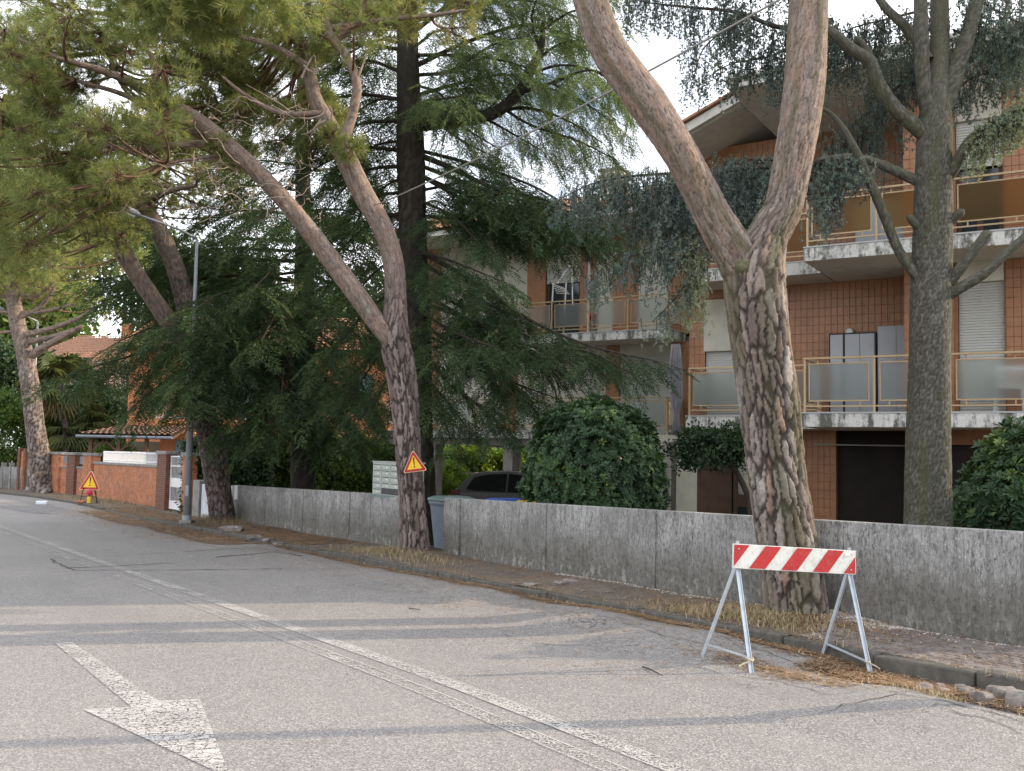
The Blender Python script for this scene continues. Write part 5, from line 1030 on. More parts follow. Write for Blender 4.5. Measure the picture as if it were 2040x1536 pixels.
def pine_crown(root, skel, clusters, mat='pine_needles', protos=None, per=70, sc=1., name='crown', tw=True, val=(.15, .85)):
    """clusters: (centre xyz, radius). Tufts on twigs around each centre, a branch from the nearest limb point."""
    P = []; D = []; vv = []; tws = Twigs(); skel = np.vstack(skel)
    for c_, r_ in clusters:
        c_ = np.array(c_); dd_ = np.linalg.norm(skel - c_, axis=1) + 1e-6; q = skel[np.argmin(dd_ * (1 + 2.5 * np.maximum(0, np.abs(skel[:, 2] - c_[2]) / dd_ - .35)))]
        mid = (q + c_) / 2 + [RNG.normal(0, .12), RNG.normal(0, .12), -.12 * np.linalg.norm(c_ - q)]; t_ = np.linspace(0, 1, 7)[:, None]
        if tw: tws.add((1 - t_) ** 2 * q + 2 * t_ * (1 - t_) * mid + t_ ** 2 * c_, .032, .014, 5)
        k = int(per * RNG.uniform(.7, 1.3)); d = RNG.normal(size=(k, 3)); d /= np.linalg.norm(d, axis=1)[:, None]; rr = r_ * RNG.uniform(.35, 1., k) ** .6; pos = c_ + d * rr[:, None] * [1, 1, .62]
        P.append(pos); dd = d * .8 + [0, 0, .35] + RNG.normal(0, .25, (k, 3)); D.append(dd); vv.append(np.clip(RNG.normal(.53, .22, k) + RNG.normal(0, .14), *val))
        if tw:
            for p in pos[::3]: m = (c_ + p) / 2 + RNG.normal(0, .05, 3) - [0, 0, .04]; tws.add([c_, m, p], .009, .005)
    P = np.vstack(P); D = np.vstack(D)
    scatter(name, protos or TUFT, P, frames(D, RNG), sc * RNG.uniform(.8, 1.25, len(P)), np.concatenate(vv), M[mat], root)
    tws.build('branches', M['twig_bark'], root)
def region(n, box, Y, r_, test=None):                        # cluster centres spread through a part of the crown
    out = []
    while len(out) < n:
        x, y = random.uniform(*box[:2]), random.uniform(*box[2:])
        if test and not test(x, y): continue
        out.append((W(x, y, random.uniform(*Y)), random.uniform(*r_)))
    return out
GRP = 'umbrella pines along the pavement'
bk = dict(cw=.062, ch=.44, depth=.036)
# --- nearest pine
r = empty('pine_tree', G(1588, 1250, .1), 'big forked pine with grey flaking bark right behind the barrier', 'tree', GRP); Yp = 10.62
limb('trunk', r, [(1592, 1275, Yp, 132), (1588, 1235, Yp, 124), (1580, 1150, Yp, 118), (1563, 1050, Yp, 114), (1545, 920, Yp, 108), (1532, 800, Yp, 110), (1518, 700, Yp, 110), (1507, 610, Yp, 118), (1505, 545, Yp, 124), (1530, 470, Yp, 86), (1558, 420, Yp + .02, 80), (1574, 350, Yp + .05, 78), (1592, 250, Yp + .1, 80), (1604, 150, Yp + .15, 82), (1611, 0, Yp + .2, 80), (1618, -150, Yp + .3, 74), (1640, -340, Yp + .4, 62), (1700, -560, Yp + .5, 40)], M['pine_bark'], nseg=120, step=.022, seed=4, flare=.18, moss=.5, split=(.30, .62), **bk)
_, k1 = limb('limb', r, [(1500, 590, Yp, 60), (1478, 530, Yp - .02, 88), (1448, 478, Yp - .05, 84), (1421, 432, Yp - .08, 78), (1387, 366, Yp - .12, 76), (1352, 300, Yp - .18, 76), (1290, 205, Yp - .25, 82), (1214, 100, Yp - .35, 74), (1176, 0, Yp - .4, 70), (1150, -110, Yp - .5, 62), (1060, -300, Yp - .6, 46), (960, -480, Yp - .7, 30)], M['pine_bark'], nseg=100, step=.02, seed=9, moss=.45, split=(-.25, .35), **bk)
kn = W(1485, 530, Yp - .27); mb = MB(); mb.tube([kn + np.array([.0, .12, 0]), kn, kn - [0, .03, 0]], [.11, .09, .03], 12); mb.build('knot', M['moss_knot'], r, smooth=True)
cl_ = region(30, (500, 2500, -1000, -420), (8.2, 13.5), (.5, .9)); pine_crown(r, [np.array([W(1700, -560, Yp + .5), W(1640, -340, Yp + .4), W(960, -480, Yp - .7), W(1060, -300, Yp - .6)])], cl_, per=55)
# --- second pine, with the sign
r = empty('pine_tree', G(825, 1115, .1), 'forked pine carrying the tilted warning sign', 'tree', GRP); Yp = 17.95; sk = []
_, q = limb('trunk', r, [(828, 1128, Yp, 66), (825, 1105, Yp, 62), (823, 1050, Yp, 54), (818, 960, Yp, 50), (812, 890, Yp, 50), (805, 790, Yp, 53), (794, 715, Yp, 56), (786, 670, Yp, 56), (788, 600, Yp, 45), (783, 520, Yp, 45), (760, 450, Yp, 44), (720, 380, Yp, 44), (682, 300, Yp, 42), (650, 240, Yp, 36), (627, 195, Yp, 32), (612, 130, Yp, 28), (590, 60, Yp, 20), (560, -60, Yp, 14)], M['pine_bark'], nseg=90, step=.028, seed=14, flare=.2, split=(.36, .5), pal=(PAL_DARK * 1.25, PAL_UP), **bk); sk.append(q[-22:])
_, q = limb('limb', r, [(790, 690, Yp - .03, 36), (760, 655, Yp - .08, 40), (700, 572, Yp - .2, 40), (600, 440, Yp - .4, 38), (520, 350, Yp - .6, 37), (450, 286, Yp - .8, 35), (395, 240, Yp - .9, 30), (330, 202, Yp - 1., 25), (280, 172, Yp - 1.1, 19), (200, 140, Yp - 1.3, 16), (100, 110, Yp - 1.6, 11), (10, 60, Yp - 1.8, 7)], M['pine_bark'], nseg=64, step=.03, seed=17, split=(-.5, .1), **bk); sk.append(q[len(q) // 2:])
for i, b in enumerate(([(682, 285, 24), (700, 235, 21), (711, 170, 19), (690, 112, 18), (655, 62, 16), (648, 0, 13), (640, -80, 9)], [(668, 82, 15), (700, 55, 13), (722, 25, 11), (730, -30, 8)], [(440, 285, 17), (360, 288, 15), (270, 298, 14), (200, 285, 12), (120, 240, 12), (75, 205, 9), (10, 190, 5)], [(320, 195, 14), (312, 150, 12), (300, 110, 10), (250, 60, 7)],
        [(640, 225, 12), (560, 225, 10), (490, 190, 8), (440, 150, 6)], [(400, 245, 15), (330, 235, 13), (250, 190, 11), (150, 160, 8)], [(470, 305, 10), (400, 315, 8), (330, 325, 6)], [(612, 130, 14), (540, 90, 11), (430, 60, 8), (330, 20, 6)], [(230, 150, 11), (215, 100, 9), (205, 60, 7)], [(640, 60, 13), (760, 40, 11), (860, 30, 8), (930, 20, 6)], [(450, 280, 14), (380, 262, 12), (230, 262, 9), (190, 330, 7)])):
    dy = RNG.uniform(-1.2, .6); n_ = len(b); _, q = limb('limb', r, [(x, y, Yp - .5 + dy * k / n_, w_) for k, (x, y, w_) in enumerate(b)], M['pine_bark'], nseg=14, step=.06, seed=30 + i, cw=.05, ch=.12, depth=.006, split=(-.6, 0)); sk.append(q)
tw_ = Twigs()
for b in ([(650, 215), (640, 230), (600, 235), (555, 205), (490, 168)], [(655, 212), (662, 222), (656, 245)], [(640, 238), (620, 262), (600, 268)], [(605, 130), (625, 145), (660, 125)], [(470, 305), (420, 318), (330, 330)], [(435, 318), (430, 350), (405, 355)], [(650, 240), (630, 250), (628, 265)], [(600, 155), (625, 110), (630, 140)], [(715, 150), (735, 90), (728, 55)]): tw_.add(spline([W(x, y, Yp - .6) for x, y in b], [1] * len(b), .08)[0], .022, .009, 5)
for _ in range(170):                                          # curly dead twigs under the crown
    x, y = random.uniform(180, 640), random.uniform(190, 420); p = W(x, y, Yp - random.uniform(.2, 1.6)); P = [p]; d = np.array([random.uniform(-1, .3), random.uniform(-.4, .4), random.uniform(-.6, .3)])
    for k in range(7): d = d / np.linalg.norm(d) + RNG.normal(0, .45, 3) + [0, 0, -.03]; P.append(P[-1] + d / np.linalg.norm(d) * .11)
    tw_.add(P, .008, .003)
tw_.build('dead_twigs', M['dead_twig'], r)
inA = lambda x, y: y < 120 - .05 * x + 25 * math.sin(x / 60)
cl_ = region(14, (250, 460, -20, 150), (19, 21.5), (.35, .55)) + region(26, (-70, 120, -80, 300), (18.5, 21.5), (.4, .65)) + region(12, (-60, 60, 380, 520), (17.5, 20), (.4, .6)) + region(34, (320, 660, 40, 310), (19.5, 22.5), (.3, .5)) + region(80, (-20, 760, -260, 130), (15.2, 20.5), (.42, .72), inA) + region(50, (-30, 330, 90, 330), (15.5, 18.5), (.36, .6)) + region(30, (330, 640, 90, 240), (17.5, 20.5), (.28, .45)) + region(20, (-30, 240, 300, 430), (15.6, 18.5), (.35, .5)) + region(7, (400, 700, 230, 330), (17, 18.5), (.16, .26))
pine_crown(r, sk, cl_, per=64)
pine_crown(r, sk, region(10, (780, 930, -60, 62), (17, 19), (.30, .5)) + region(5, (640, 800, 30, 120), (17, 19), (.25, .4)), 'pine_needles_yellow', per=75)
pine_crown(r, [np.array([W(420, -140, 13.5)])], region(13, (240, 620, -60, 62), (12.2, 13.6), (.34, .5)), per=120, sc=1.1, tw=False)
# --- third pine, in the cedar
r = empty('pine_tree', G(445, 1045, .1), 'dark-barked pine leaning left through the hanging cedar', 'tree', GRP); Yp = 28.0; sk = []
_, q = limb('trunk', r, [(446, 1052, Yp, 52), (444, 1038, Yp, 50), (436, 980, Yp, 47), (424, 900, Yp, 48), (408, 830, Yp, 48), (396, 770, Yp, 46), (386, 690, Yp, 44), (372, 610, Yp, 42), (348, 530, Yp, 38), (318, 462, Yp, 35), (285, 405, Yp, 30), (262, 350, Yp, 24), (235, 290, Yp, 16)], M['pine_bark'], nseg=70, step=.045, seed=23, flare=.15, split=(.5, .8), pal=(PAL_DARK, PAL_UP * .8), cw=.09, ch=.24, depth=.028); sk.append(q[-16:])
for i, b in enumerate(([(388, 720, 36), (350, 660, 38), (315, 610, 36), (262, 530, 35), (232, 470, 33), (208, 420, 28), (190, 370, 20)], [(235, 472, 22), (200, 464, 20), (150, 452, 17), (110, 435, 15), (80, 400, 12), (60, 360, 8)], [(262, 350, 16), (330, 330, 12), (380, 300, 8)], [(208, 420, 15), (150, 370, 12), (90, 330, 8)], [(285, 405, 15), (340, 380, 12), (390, 370, 8)])):
    n_ = len(b); _, q = limb('limb', r, [(x, y, Yp - .1 - .25 * k, w_) for k, (x, y, w_) in enumerate(b)], M['pine_bark'], nseg=36, step=.06, seed=50 + i, cw=.09, ch=.2, depth=.016, split=(-.4, .5), pal=(PAL_DARK, PAL_UP * .8)); sk.append(q)
pine_crown(r, sk, region(75, (-40, 420, 230, 560), (25, 31), (.5, .85), lambda x, y: y < 600 - .5 * x) + region(14, (300, 520, 300, 420), (29, 32), (.4, .7)), per=55, protos=TUFT_FAR, sc=1.1)
pine_crown(r, sk, region(8, (230, 330, 380, 470), (27, 29), (.4, .6)), 'pine_needles_yellow', per=45, protos=TUFT_FAR)
# --- leftmost pine
b4 = G(87, 981, .1); r = empty('pine_tree', b4, 'leftmost pine, sunlit bark and bare side branches', 'tree', GRP); Yp = b4[1]; sk = []
_, q = limb('trunk', r, [(90, 986, Yp, 50), (86, 972, Yp, 46), (80, 920, Yp, 39), (70, 850, Yp, 37), (62, 780, Yp, 34), (48, 700, Yp, 33), (34, 640, Yp, 30), (25, 585, Yp, 27), (18, 520, Yp, 24), (8, 450, Yp, 20), (-5, 380, Yp, 15)], M['pine_bark'], nseg=48, step=.07, seed=61, flare=.15, split=(.3, .7), cw=.12, ch=.3, depth=.03); sk.append(q[-12:])
for i, b in enumerate(([(58, 712, 17), (90, 690, 15), (130, 668, 12), (165, 648, 9)], [(50, 682, 14), (100, 672, 11), (150, 655, 8)], [(45, 668, 14), (100, 655, 11), (160, 632, 8), (190, 610, 5)], [(40, 632, 12), (80, 612, 9), (110, 570, 6)], [(42, 624, 10), (90, 620, 8), (150, 605, 5)], [(36, 660, 8), (10, 662, 7), (-15, 665, 5)], [(32, 622, 9), (5, 622, 7), (-20, 615, 5)], [(26, 592, 9), (0, 590, 7), (-20, 580, 5)], [(25, 580, 12), (70, 590, 9), (110, 560, 6)], [(18, 520, 14), (70, 480, 10), (110, 440, 7)])):
    _, q = limb('limb', r, [(x, y, Yp - .3 * k, w_) for k, (x, y, w_) in enumerate(b)], M['pine_bark'], nseg=12, step=.12, seed=70 + i, cw=.1, ch=.2, depth=.01, split=(-.6, 0)); sk.append(q)
pine_crown(r, sk, region(20, (-60, 190, 470, 590), (Yp - 3, Yp + 3), (.7, 1.2), lambda x, y: y < 600 - .3 * x), 'pine_needles_yellow', per=60, protos=TUFT_FAR, sc=1.7)
pine_crown(r, sk, region(26, (-60, 260, 330, 520), (Yp - 4, Yp + 4), (.9, 1.5)), per=60, protos=TUFT_FAR, sc=1.8); pine_crown(r, sk, region(8, (60, 200, 560, 640), (Yp + 2, Yp + 5), (.8, 1.2)), per=45, protos=TUFT_FAR, sc=1.7)

# ------------------------------------------------------------------ cedars
def cedar(root, branches, mat, dens=1., spray=1., droop=.5, bark='dark_twig', seed=0, name='crown', prot=None, subl=1.):
    P = []; D = []; tws = Twigs(); g = np.random.default_rng(seed)
    for pts, r0 in branches:
        Q, _ = spline(pts, [1] * len(pts), .12); tws.add(Q, r0, .012, 6); L_ = np.r_[0, np.cumsum(np.linalg.norm(np.diff(Q, axis=0), axis=1))]; tot = L_[-1]; x = tot * .12; sd = 1
        while x < tot:
            i = min(len(Q) - 2, np.searchsorted(L_, x)); q = Q[i]; tg = Q[min(i + 2, len(Q) - 1)] - Q[max(0, i - 2)]; tg /= np.linalg.norm(tg); s_ = np.cross(tg, (0, 0, 1)); s_ /= np.linalg.norm(s_) + 1e-9; sd = -sd
            l = subl * (.30 + .9 * math.sin(math.pi * min(1, .25 + .75 * x / tot)) ** 1.0 * min(1., tot / 3.5)) * g.uniform(.6, 1.15); d = tg * g.uniform(.35, .8) + s_ * sd * g.uniform(.5, 1.) + [0, 0, g.uniform(-.35, .1)]; d /= np.linalg.norm(d)
            t_ = np.linspace(0, 1, 6)[:, None]; S_ = q + d * l * t_ + np.array([0, 0, -droop * l * .55]) * t_ ** 2; tws.add(S_, .011, .004)
            for f_ in np.arange(.18, 1.01, .15 / max(l, .2)):
                k = f_ * 5; k0 = min(4, int(k)); p = S_[k0] + (S_[k0 + 1] - S_[k0]) * (k - k0); sg = g.choice([-1, 1]); dd = d * .7 + np.cross(d, (0, 0, 1)) * sg * g.uniform(.1, .9) + [0, 0, -droop * g.uniform(.1, 1.2)]; P.append(p); D.append(dd)
            x += g.uniform(.13, .22) / dens
        P.append(Q[-1]); D.append(Q[-1] - Q[-3])
    P = np.array(P); D = np.array(D); val = np.clip(g.normal(.4, .2, len(P)), .02, .95)
    scatter(name, prot or SPRAY, P, frames(D, g, np.array([0, 0, 1.])), spray * g.uniform(.7, 1.2, len(P)), val, M[mat], root, jit=.1); tws.build('branches', M[bark], root)
def br(pts, Y0, Y1, r0): n = len(pts); return ([W(x, y, Y0 + (Y1 - Y0) * (k / (n - 1)) ** .8) for k, (x, y) in enumerate(pts)], r0)
Yc = 21.3; b_ = W(842, 1060, Yc); b_[2] = gz(b_[0], b_[1])
r = empty('cedar_tree', b_, 'tall dark deodar cedar rising behind the pine with the sign', 'tree', 'cedars behind the wall')
limb('trunk', r, [(842, 1110, Yc, 62), (840, 1040, Yc, 58), (836, 900, Yc, 56), (832, 750, Yc, 56), (828, 600, Yc, 56), (822, 450, Yc, 56), (818, 300, Yc, 55), (814, 180, Yc, 50), (812, 80, Yc, 44), (812, -60, Yc, 36), (812, -260, Yc, 24), (812, -480, Yc, 10)], M['cedar_bark'], nseg=44, step=.06, seed=81, cw=.09, ch=.3, depth=.025, pal=(PAL_CDK, PAL_CDK), crack=(.02, .017, .015))
limb('limb', r, [(825, 245, Yc, 36), (870, 242, Yc, 32), (930, 238, Yc - .1, 28), (990, 222, Yc - .2, 25), (1036, 180, Yc - .3, 22), (1062, 130, Yc - .35, 18), (1078, 95, Yc - .4, 14), (1082, 40, Yc - .4, 9)], M['cedar_bark'], nseg=18, step=.06, seed=83, cw=.08, ch=.2, depth=.01, pal=(PAL_CDK, PAL_CDK), crack=(.02, .017, .015))
up_r = [br([(1036, 185), (1100, 165), (1180, 140), (1250, 180)], Yc - .3, Yc - .8, .05), br([(1060, 130), (1110, 90), (1170, 80)], Yc - .3, Yc, .045), br([(1075, 100), (1060, 30), (1090, -40)], Yc - .4, Yc - .6, .04), br([(985, 225), (1050, 215), (1130, 240), (1200, 285)], Yc - .2, Yc + .6, .045),
        br([(830, 130), (940, 80), (1060, 50), (1180, 90)], Yc, Yc + 1.2, .06), br([(828, 60), (930, -10), (1080, -40), (1200, -10)], Yc, Yc - 1, .06), br([(830, 190), (920, 165), (1020, 150), (1130, 190)], Yc, Yc + 1.8, .05), br([(830, -30), (940, -120), (1100, -140)], Yc, Yc + 1, .05), br([(960, 232), (1010, 260), (1080, 300)], Yc, Yc + .6, .035), br([(900, 240), (950, 270), (1000, 300)], Yc, Yc - .5, .03),
        br([(828, 20), (890, -40), (960, -60)], Yc, Yc - 1.6, .05), br([(830, 90), (880, 60), (950, 90)], Yc, Yc - 1.3, .04), br([(832, 170), (880, 190), (900, 250)], Yc, Yc - 1.2, .035), br([(1100, 165), (1180, 215), (1240, 260)], Yc - .5, Yc - .3, .03),
        br([(830, 110), (900, 110), (1000, 120), (1090, 150)], Yc, Yc - .8, .045), br([(830, 40), (920, 20), (1040, 0), (1160, 40), (1240, 100)], Yc, Yc + .4, .05), br([(830, 150), (900, 140), (980, 90), (1060, 70)], Yc, Yc - 1.5, .045), br([(1000, 215), (1060, 250), (1150, 280), (1230, 320)], Yc, Yc - .6, .035), br([(870, 242), (920, 280), (1000, 320)], Yc, Yc + 1, .035), br([(1050, 150), (1120, 130), (1200, 150), (1270, 220)], Yc - .3, Yc + .3, .035), br([(828, -60), (960, -90), (1120, -80), (1230, -40)], Yc, Yc, .05), br([(1080, 60), (1150, 20), (1230, 40)], Yc - .4, Yc - .9, .035), br([(830, 220), (870, 200), (930, 190)], Yc, Yc - 1.8, .04), br([(935, 238), (990, 200), (1010, 140)], Yc, Yc + .8, .03)]
cedar(r, up_r, 'cedar_needles_sunlit', dens=1.2, seed=3, droop=.95, subl=.82, spray=1.0)
mid_r = [br([(838, 350), (960, 400), (1080, 440), (1180, 500)], Yc, Yc - .4, .045), br([(838, 300), (950, 330), (1060, 370), (1150, 420), (1230, 450)], Yc, Yc - .8, .045), br([(838, 330), (950, 372), (1080, 412), (1190, 450), (1260, 485)], Yc, Yc - 2, .05), br([(838, 310), (900, 335), (985, 375), (1090, 400), (1160, 450)], Yc, Yc - 1.4, .07), br([(838, 350), (930, 400), (1020, 430), (1090, 480)], Yc, Yc - .6, .05), br([(835, 500), (940, 560), (1060, 640), (1180, 690), (1310, 720)], Yc, Yc - 2.6, .06), br([(835, 520), (900, 560), (980, 610), (1060, 640)], Yc, Yc - 1.6, .06),
         br([(835, 580), (940, 640), (1060, 690), (1170, 700), (1250, 740)], Yc, Yc - 2.9, .055), br([(835, 640), (920, 700), (1020, 760), (1100, 790)], Yc, Yc - 2.2, .05), br([(838, 690), (900, 770), (970, 820), (1000, 850)], Yc, Yc - 1.8, .045), br([(835, 430), (930, 440), (1040, 480)], Yc, Yc + .8, .05), br([(835, 560), (930, 620), (1030, 690)], Yc, Yc + 1.2, .05), br([(838, 620), (900, 660), (980, 690)], Yc, Yc - 3., .04), br([(838, 740), (890, 800), (930, 850)], Yc, Yc - 1., .035), br([(835, 500), (900, 520), (1000, 560)], Yc, Yc - 2.8, .045), br([(835, 600), (990, 660), (1110, 740)], Yc, Yc - 1.2, .045), br([(838, 660), (960, 730), (1060, 810)], Yc, Yc - 1.4, .04), br([(838, 400), (900, 430), (960, 490)], Yc, Yc - 1.8, .04), br([(835, 380), (960, 360), (1040, 390)], Yc, Yc + 1.8, .04), br([(838, 780), (880, 830), (900, 880)], Yc, Yc - .6, .03)]
left = [br([(815, 90), (750, 80), (690, 110)], Yc, Yc + 1, .04), br([(815, 200), (750, 200), (690, 240)], Yc, Yc + .8, .04), br([(815, 280), (750, 290), (700, 340)], Yc, Yc + 1.2, .04), br([(815, 10), (750, -20), (680, 0)], Yc, Yc + 1, .04), br([(815, 350), (770, 370), (730, 420)], Yc, Yc + .8, .04), br([(815, 150), (720, 120), (630, 160)], Yc, Yc + 1.5, .05), br([(815, 330), (720, 345), (640, 430)], Yc, Yc + 1.6, .05), br([(815, 240), (710, 250), (620, 310)], Yc, Yc + 2, .05), br([(815, 420), (730, 450), (640, 540)], Yc, Yc + 1.2, .05), br([(815, 380), (740, 400), (690, 480)], Yc, Yc + 2, .045), br([(815, 560), (730, 620), (650, 720)], Yc, Yc + 1, .05), br([(815, 60), (710, 20), (600, 40)], Yc, Yc + 1.5, .05), br([(815, 500), (750, 540), (680, 620)], Yc, Yc + 2, .04), br([(815, 640), (760, 700), (700, 790)], Yc, Yc + 1.4, .04), br([(815, -20), (700, -80), (560, -60)], Yc, Yc + 1, .05),
        br([(812, 200), (700, 190), (560, 230), (480, 300)], Yc, Yc + 3, .05), br([(812, 300), (700, 300), (580, 370), (520, 440)], Yc, Yc + 3, .05), br([(812, 100), (690, 90), (540, 130)], Yc, Yc + 3, .05), br([(818, 700), (770, 760), (730, 840)], Yc, Yc + .8, .035), br([(818, 440), (860, 400), (900, 420)], Yc, Yc + 3, .045), br([(818, 250), (860, 200), (900, 180)], Yc, Yc + 3, .045)]
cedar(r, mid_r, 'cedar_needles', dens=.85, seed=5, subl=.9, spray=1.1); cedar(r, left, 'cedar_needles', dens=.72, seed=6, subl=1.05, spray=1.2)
Yc = 29.; b_ = W(605, 985, Yc); b_[2] = gz(b_[0], b_[1])
r = empty('cedar_tree', b_, 'broad dark cedar hanging its branches over the wall and the lamp post', 'tree', 'cedars behind the wall')
limb('trunk', r, [(606, 1020, Yc, 52), (604, 940, Yc, 50), (606, 800, Yc, 46), (606, 600, Yc, 40), (604, 400, Yc, 32), (600, 200, Yc, 20), (600, 60, Yc, 10)], M['cedar_bark'], nseg=30, step=.1, seed=91, cw=.1, ch=.3, depth=.02, pal=(PAL_CDK, PAL_CDK), crack=(.02, .017, .015))
bb = [br(p, Yc, Yc + dy, rr) for p, dy, rr in (
    ([(600, 560), (450, 550), (310, 575), (200, 600)], .6, .07), ([(600, 640), (420, 665), (240, 715), (110, 755)], -2.6, .07), ([(600, 600), (450, 625), (330, 650)], -4., .06), ([(600, 680), (450, 705), (330, 760), (265, 810)], -2.6, .06), ([(600, 520), (420, 520), (180, 560)], 1., .07), ([(600, 710), (500, 740), (420, 790)], -4.2, .05), ([(600, 740), (510, 790), (460, 840)], -3., .05), ([(600, 480), (450, 480), (330, 530)], 1., .06), ([(600, 430), (480, 420), (370, 470)], 1.4, .05), ([(600, 380), (500, 370), (420, 400)], .5, .05),
    ([(610, 500), (700, 500), (770, 550)], -3., .05), ([(610, 600), (690, 650), (760, 710)], -3.5, .05), ([(610, 680), (680, 760), (730, 840)], -3.2, .05), ([(610, 420), (690, 420), (750, 460)], -2, .05), ([(610, 740), (650, 820), (690, 880)], -3., .045), ([(606, 560), (560, 610), (520, 680)], -4.5, .05), ([(606, 640), (570, 720), (560, 800)], -4.5, .05), ([(606, 480), (560, 520), (500, 580)], -4., .05), ([(606, 690), (600, 770), (598, 830)], -4.2, .05),
    ([(600, 660), (480, 690), (380, 740)], -4.2, .05), ([(600, 590), (400, 620), (260, 670), (180, 715)], -2.4, .06), ([(600, 620), (380, 680), (270, 760)], -1., .06), ([(600, 330), (520, 320), (440, 330)], -1, .04), ([(608, 340), (680, 340), (740, 380)], -1, .04), ([(600, 540), (430, 570), (300, 640)], 1.5, .05), ([(610, 540), (700, 590), (760, 660)], 1, .05), ([(610, 640), (690, 720), (740, 800)], -1, .05), ([(606, 760), (660, 820), (710, 870)], -2.5, .04), ([(604, 760), (560, 810), (530, 850)], -3.8, .04), ([(600, 500), (380, 500), (260, 560)], 1.2, .05), ([(600, 590), (500, 610), (430, 640), (395, 690)], -3.8, .05), ([(600, 560), (500, 575), (430, 590), (385, 620)], -4.2, .045), ([(600, 660), (480, 690), (400, 720), (355, 760)], -4.6, .045), ([(600, 690), (490, 720), (420, 760), (390, 800)], -4.6, .045), ([(600, 630), (490, 660), (410, 700), (380, 760)], -4.2, .05), ([(604, 440), (640, 420), (660, 440)], -3.5, .04), ([(600, 400), (540, 420), (480, 470)], -3.5, .04), ([(606, 300), (560, 280), (500, 290)], -1.5, .04), ([(606, 260), (650, 250), (700, 270)], -1.5, .04))]
cedar(r, bb, 'cedar_needles', dens=.56, spray=1.5, seed=8, subl=1.1)
# --- blue atlas cedar with the straight trunk
Yc = 11.75; b_ = W(1850, 1110, Yc); b_[2] = gz(b_[0], b_[1]) + .0
r = empty('cedar_tree', b_, 'blue-green cedar with a thick straight trunk right of the forked pine', 'tree', 'cedars behind the wall')
cbk = dict(cw=.03, ch=.06, depth=.011, pal=(PAL_CED, PAL_CED), crack=(.05, .05, .036))
limb('trunk', r, [(1850, 1150, Yc, 92), (1849, 1050, Yc, 86), (1849, 900, Yc, 82), (1851, 750, Yc, 80), (1854, 600, Yc, 80), (1858, 480, Yc, 74), (1860, 350, Yc, 68), (1862, 250, Yc, 66), (1864, 190, Yc, 52), (1872, 90, Yc + .1, 40), (1872, -20, Yc + .15, 36), (1874, -250, Yc + .2, 26), (1876, -500, Yc + .2, 12)], M['cedar_bark'], nseg=104, step=.026, seed=95, flare=.1, moss=.5, **cbk)
cb = [([(1862, 270, 34), (1848, 215, 34), (1840, 170, 30), (1836, 90, 28), (1834, 0, 26), (1832, -120, 20)], -.22), ([(1862, 260, 30), (1885, 200, 36), (1905, 140, 33), (1928, 70, 30), (1945, 5, 28), (1970, -90, 20)], -.1), ([(1850, 275, 30), (1815, 245, 30), (1780, 212, 27), (1750, 165, 25), (1733, 122, 25), (1700, 100, 24), (1670, 75, 22), (1640, 50, 18)], -.2), ([(1738, 130, 18), (1724, 98, 17), (1703, 72, 14)], -.1), ([(1850, 372, 22), (1800, 348, 20), (1740, 322, 17), (1690, 312, 13), (1630, 318, 9)], .3),
      ([(1850, 575, 26), (1822, 545, 22), (1790, 498, 20), (1762, 430, 20), (1728, 350, 18), (1700, 290, 15), (1668, 240, 11), (1640, 215, 7)], -.4), ([(1870, 370, 30), (1900, 335, 27), (1925, 292, 24), (1940, 272, 20), (1985, 240, 10), (2040, 215, 6)], -.5), ([(1875, 455, 20), (1900, 435, 19), (1921, 416, 17)], -.2), ([(1850, 465, 18), (1825, 448, 17), (1808, 427, 14)], -.1), ([(1870, 585, 24), (1905, 545, 22), (1940, 500, 21), (1972, 458, 19)], -.35), ([(1870, 600, 26), (1905, 578, 22), (1960, 545, 20), (2010, 500, 18), (2060, 455, 14)], -.5), ([(1850, 120, 22), (1810, 60, 20), (1760, 10, 18), (1720, -60, 12)], .3)]
for i, (b, dy) in enumerate(cb): n_ = len(b); limb('limb', r, [(x, y, Yc + dy * k / max(1, n_ - 1), w_) for k, (x, y, w_) in enumerate(b)], M['cedar_bark'], nseg=22, step=.035, seed=100 + i, moss=.4, cw=.02, ch=.03, depth=.004, pal=(PAL_CED, PAL_CED), crack=(.05, .05, .036))
P = []; D = []; SC = []; VV = []; tws = Twigs()
def hang(px, Y, lens, n, spread=.35, val=(.25, .12), dirn=(0, 0, -1), rad=.02):   # a bough with shoots hanging from it
    Q, _ = spline([W(x, y, Y[0] + (Y[1] - Y[0]) * i / (len(px) - 1)) for i, (x, y) in enumerate(px)], [1] * len(px), .05); tws.add(Q, rad, .006, 5); m = len(Q)
    for _ in range(int(n * 1.45)):
        f_ = random.random(); q = Q[int(f_ * (m - 1))] + RNG.normal(0, spread * .4, 3) * [1, 1, .25]; l = np.interp(f_, np.linspace(0, 1, len(lens)), lens) * random.uniform(.35, 1.1); P.append(q); d = np.array(dirn) * 1. + RNG.normal(0, .15, 3); D.append(d); SC.append(max(.12, l)); VV.append(random.gauss(*val))
        tws.add([q, q + d / np.linalg.norm(d) * l * .8], .006, .003)
hang([(1700, 318), (1560, 330), (1480, 335), (1420, 345), (1330, 346), (1250, 352), (1180, 366), (1105, 402)], (12.4, 12.9), [.4, .7, .8, 1.1, 1.25, .9, .45, .15], 210, .38, (.5, .16), rad=.045)
hang([(1640, 330), (1540, 350), (1450, 360), (1360, 380), (1290, 420)], (12.9, 13.6), [.5, .8, 1., 1.2, .8], 95, .45, (.42, .16))
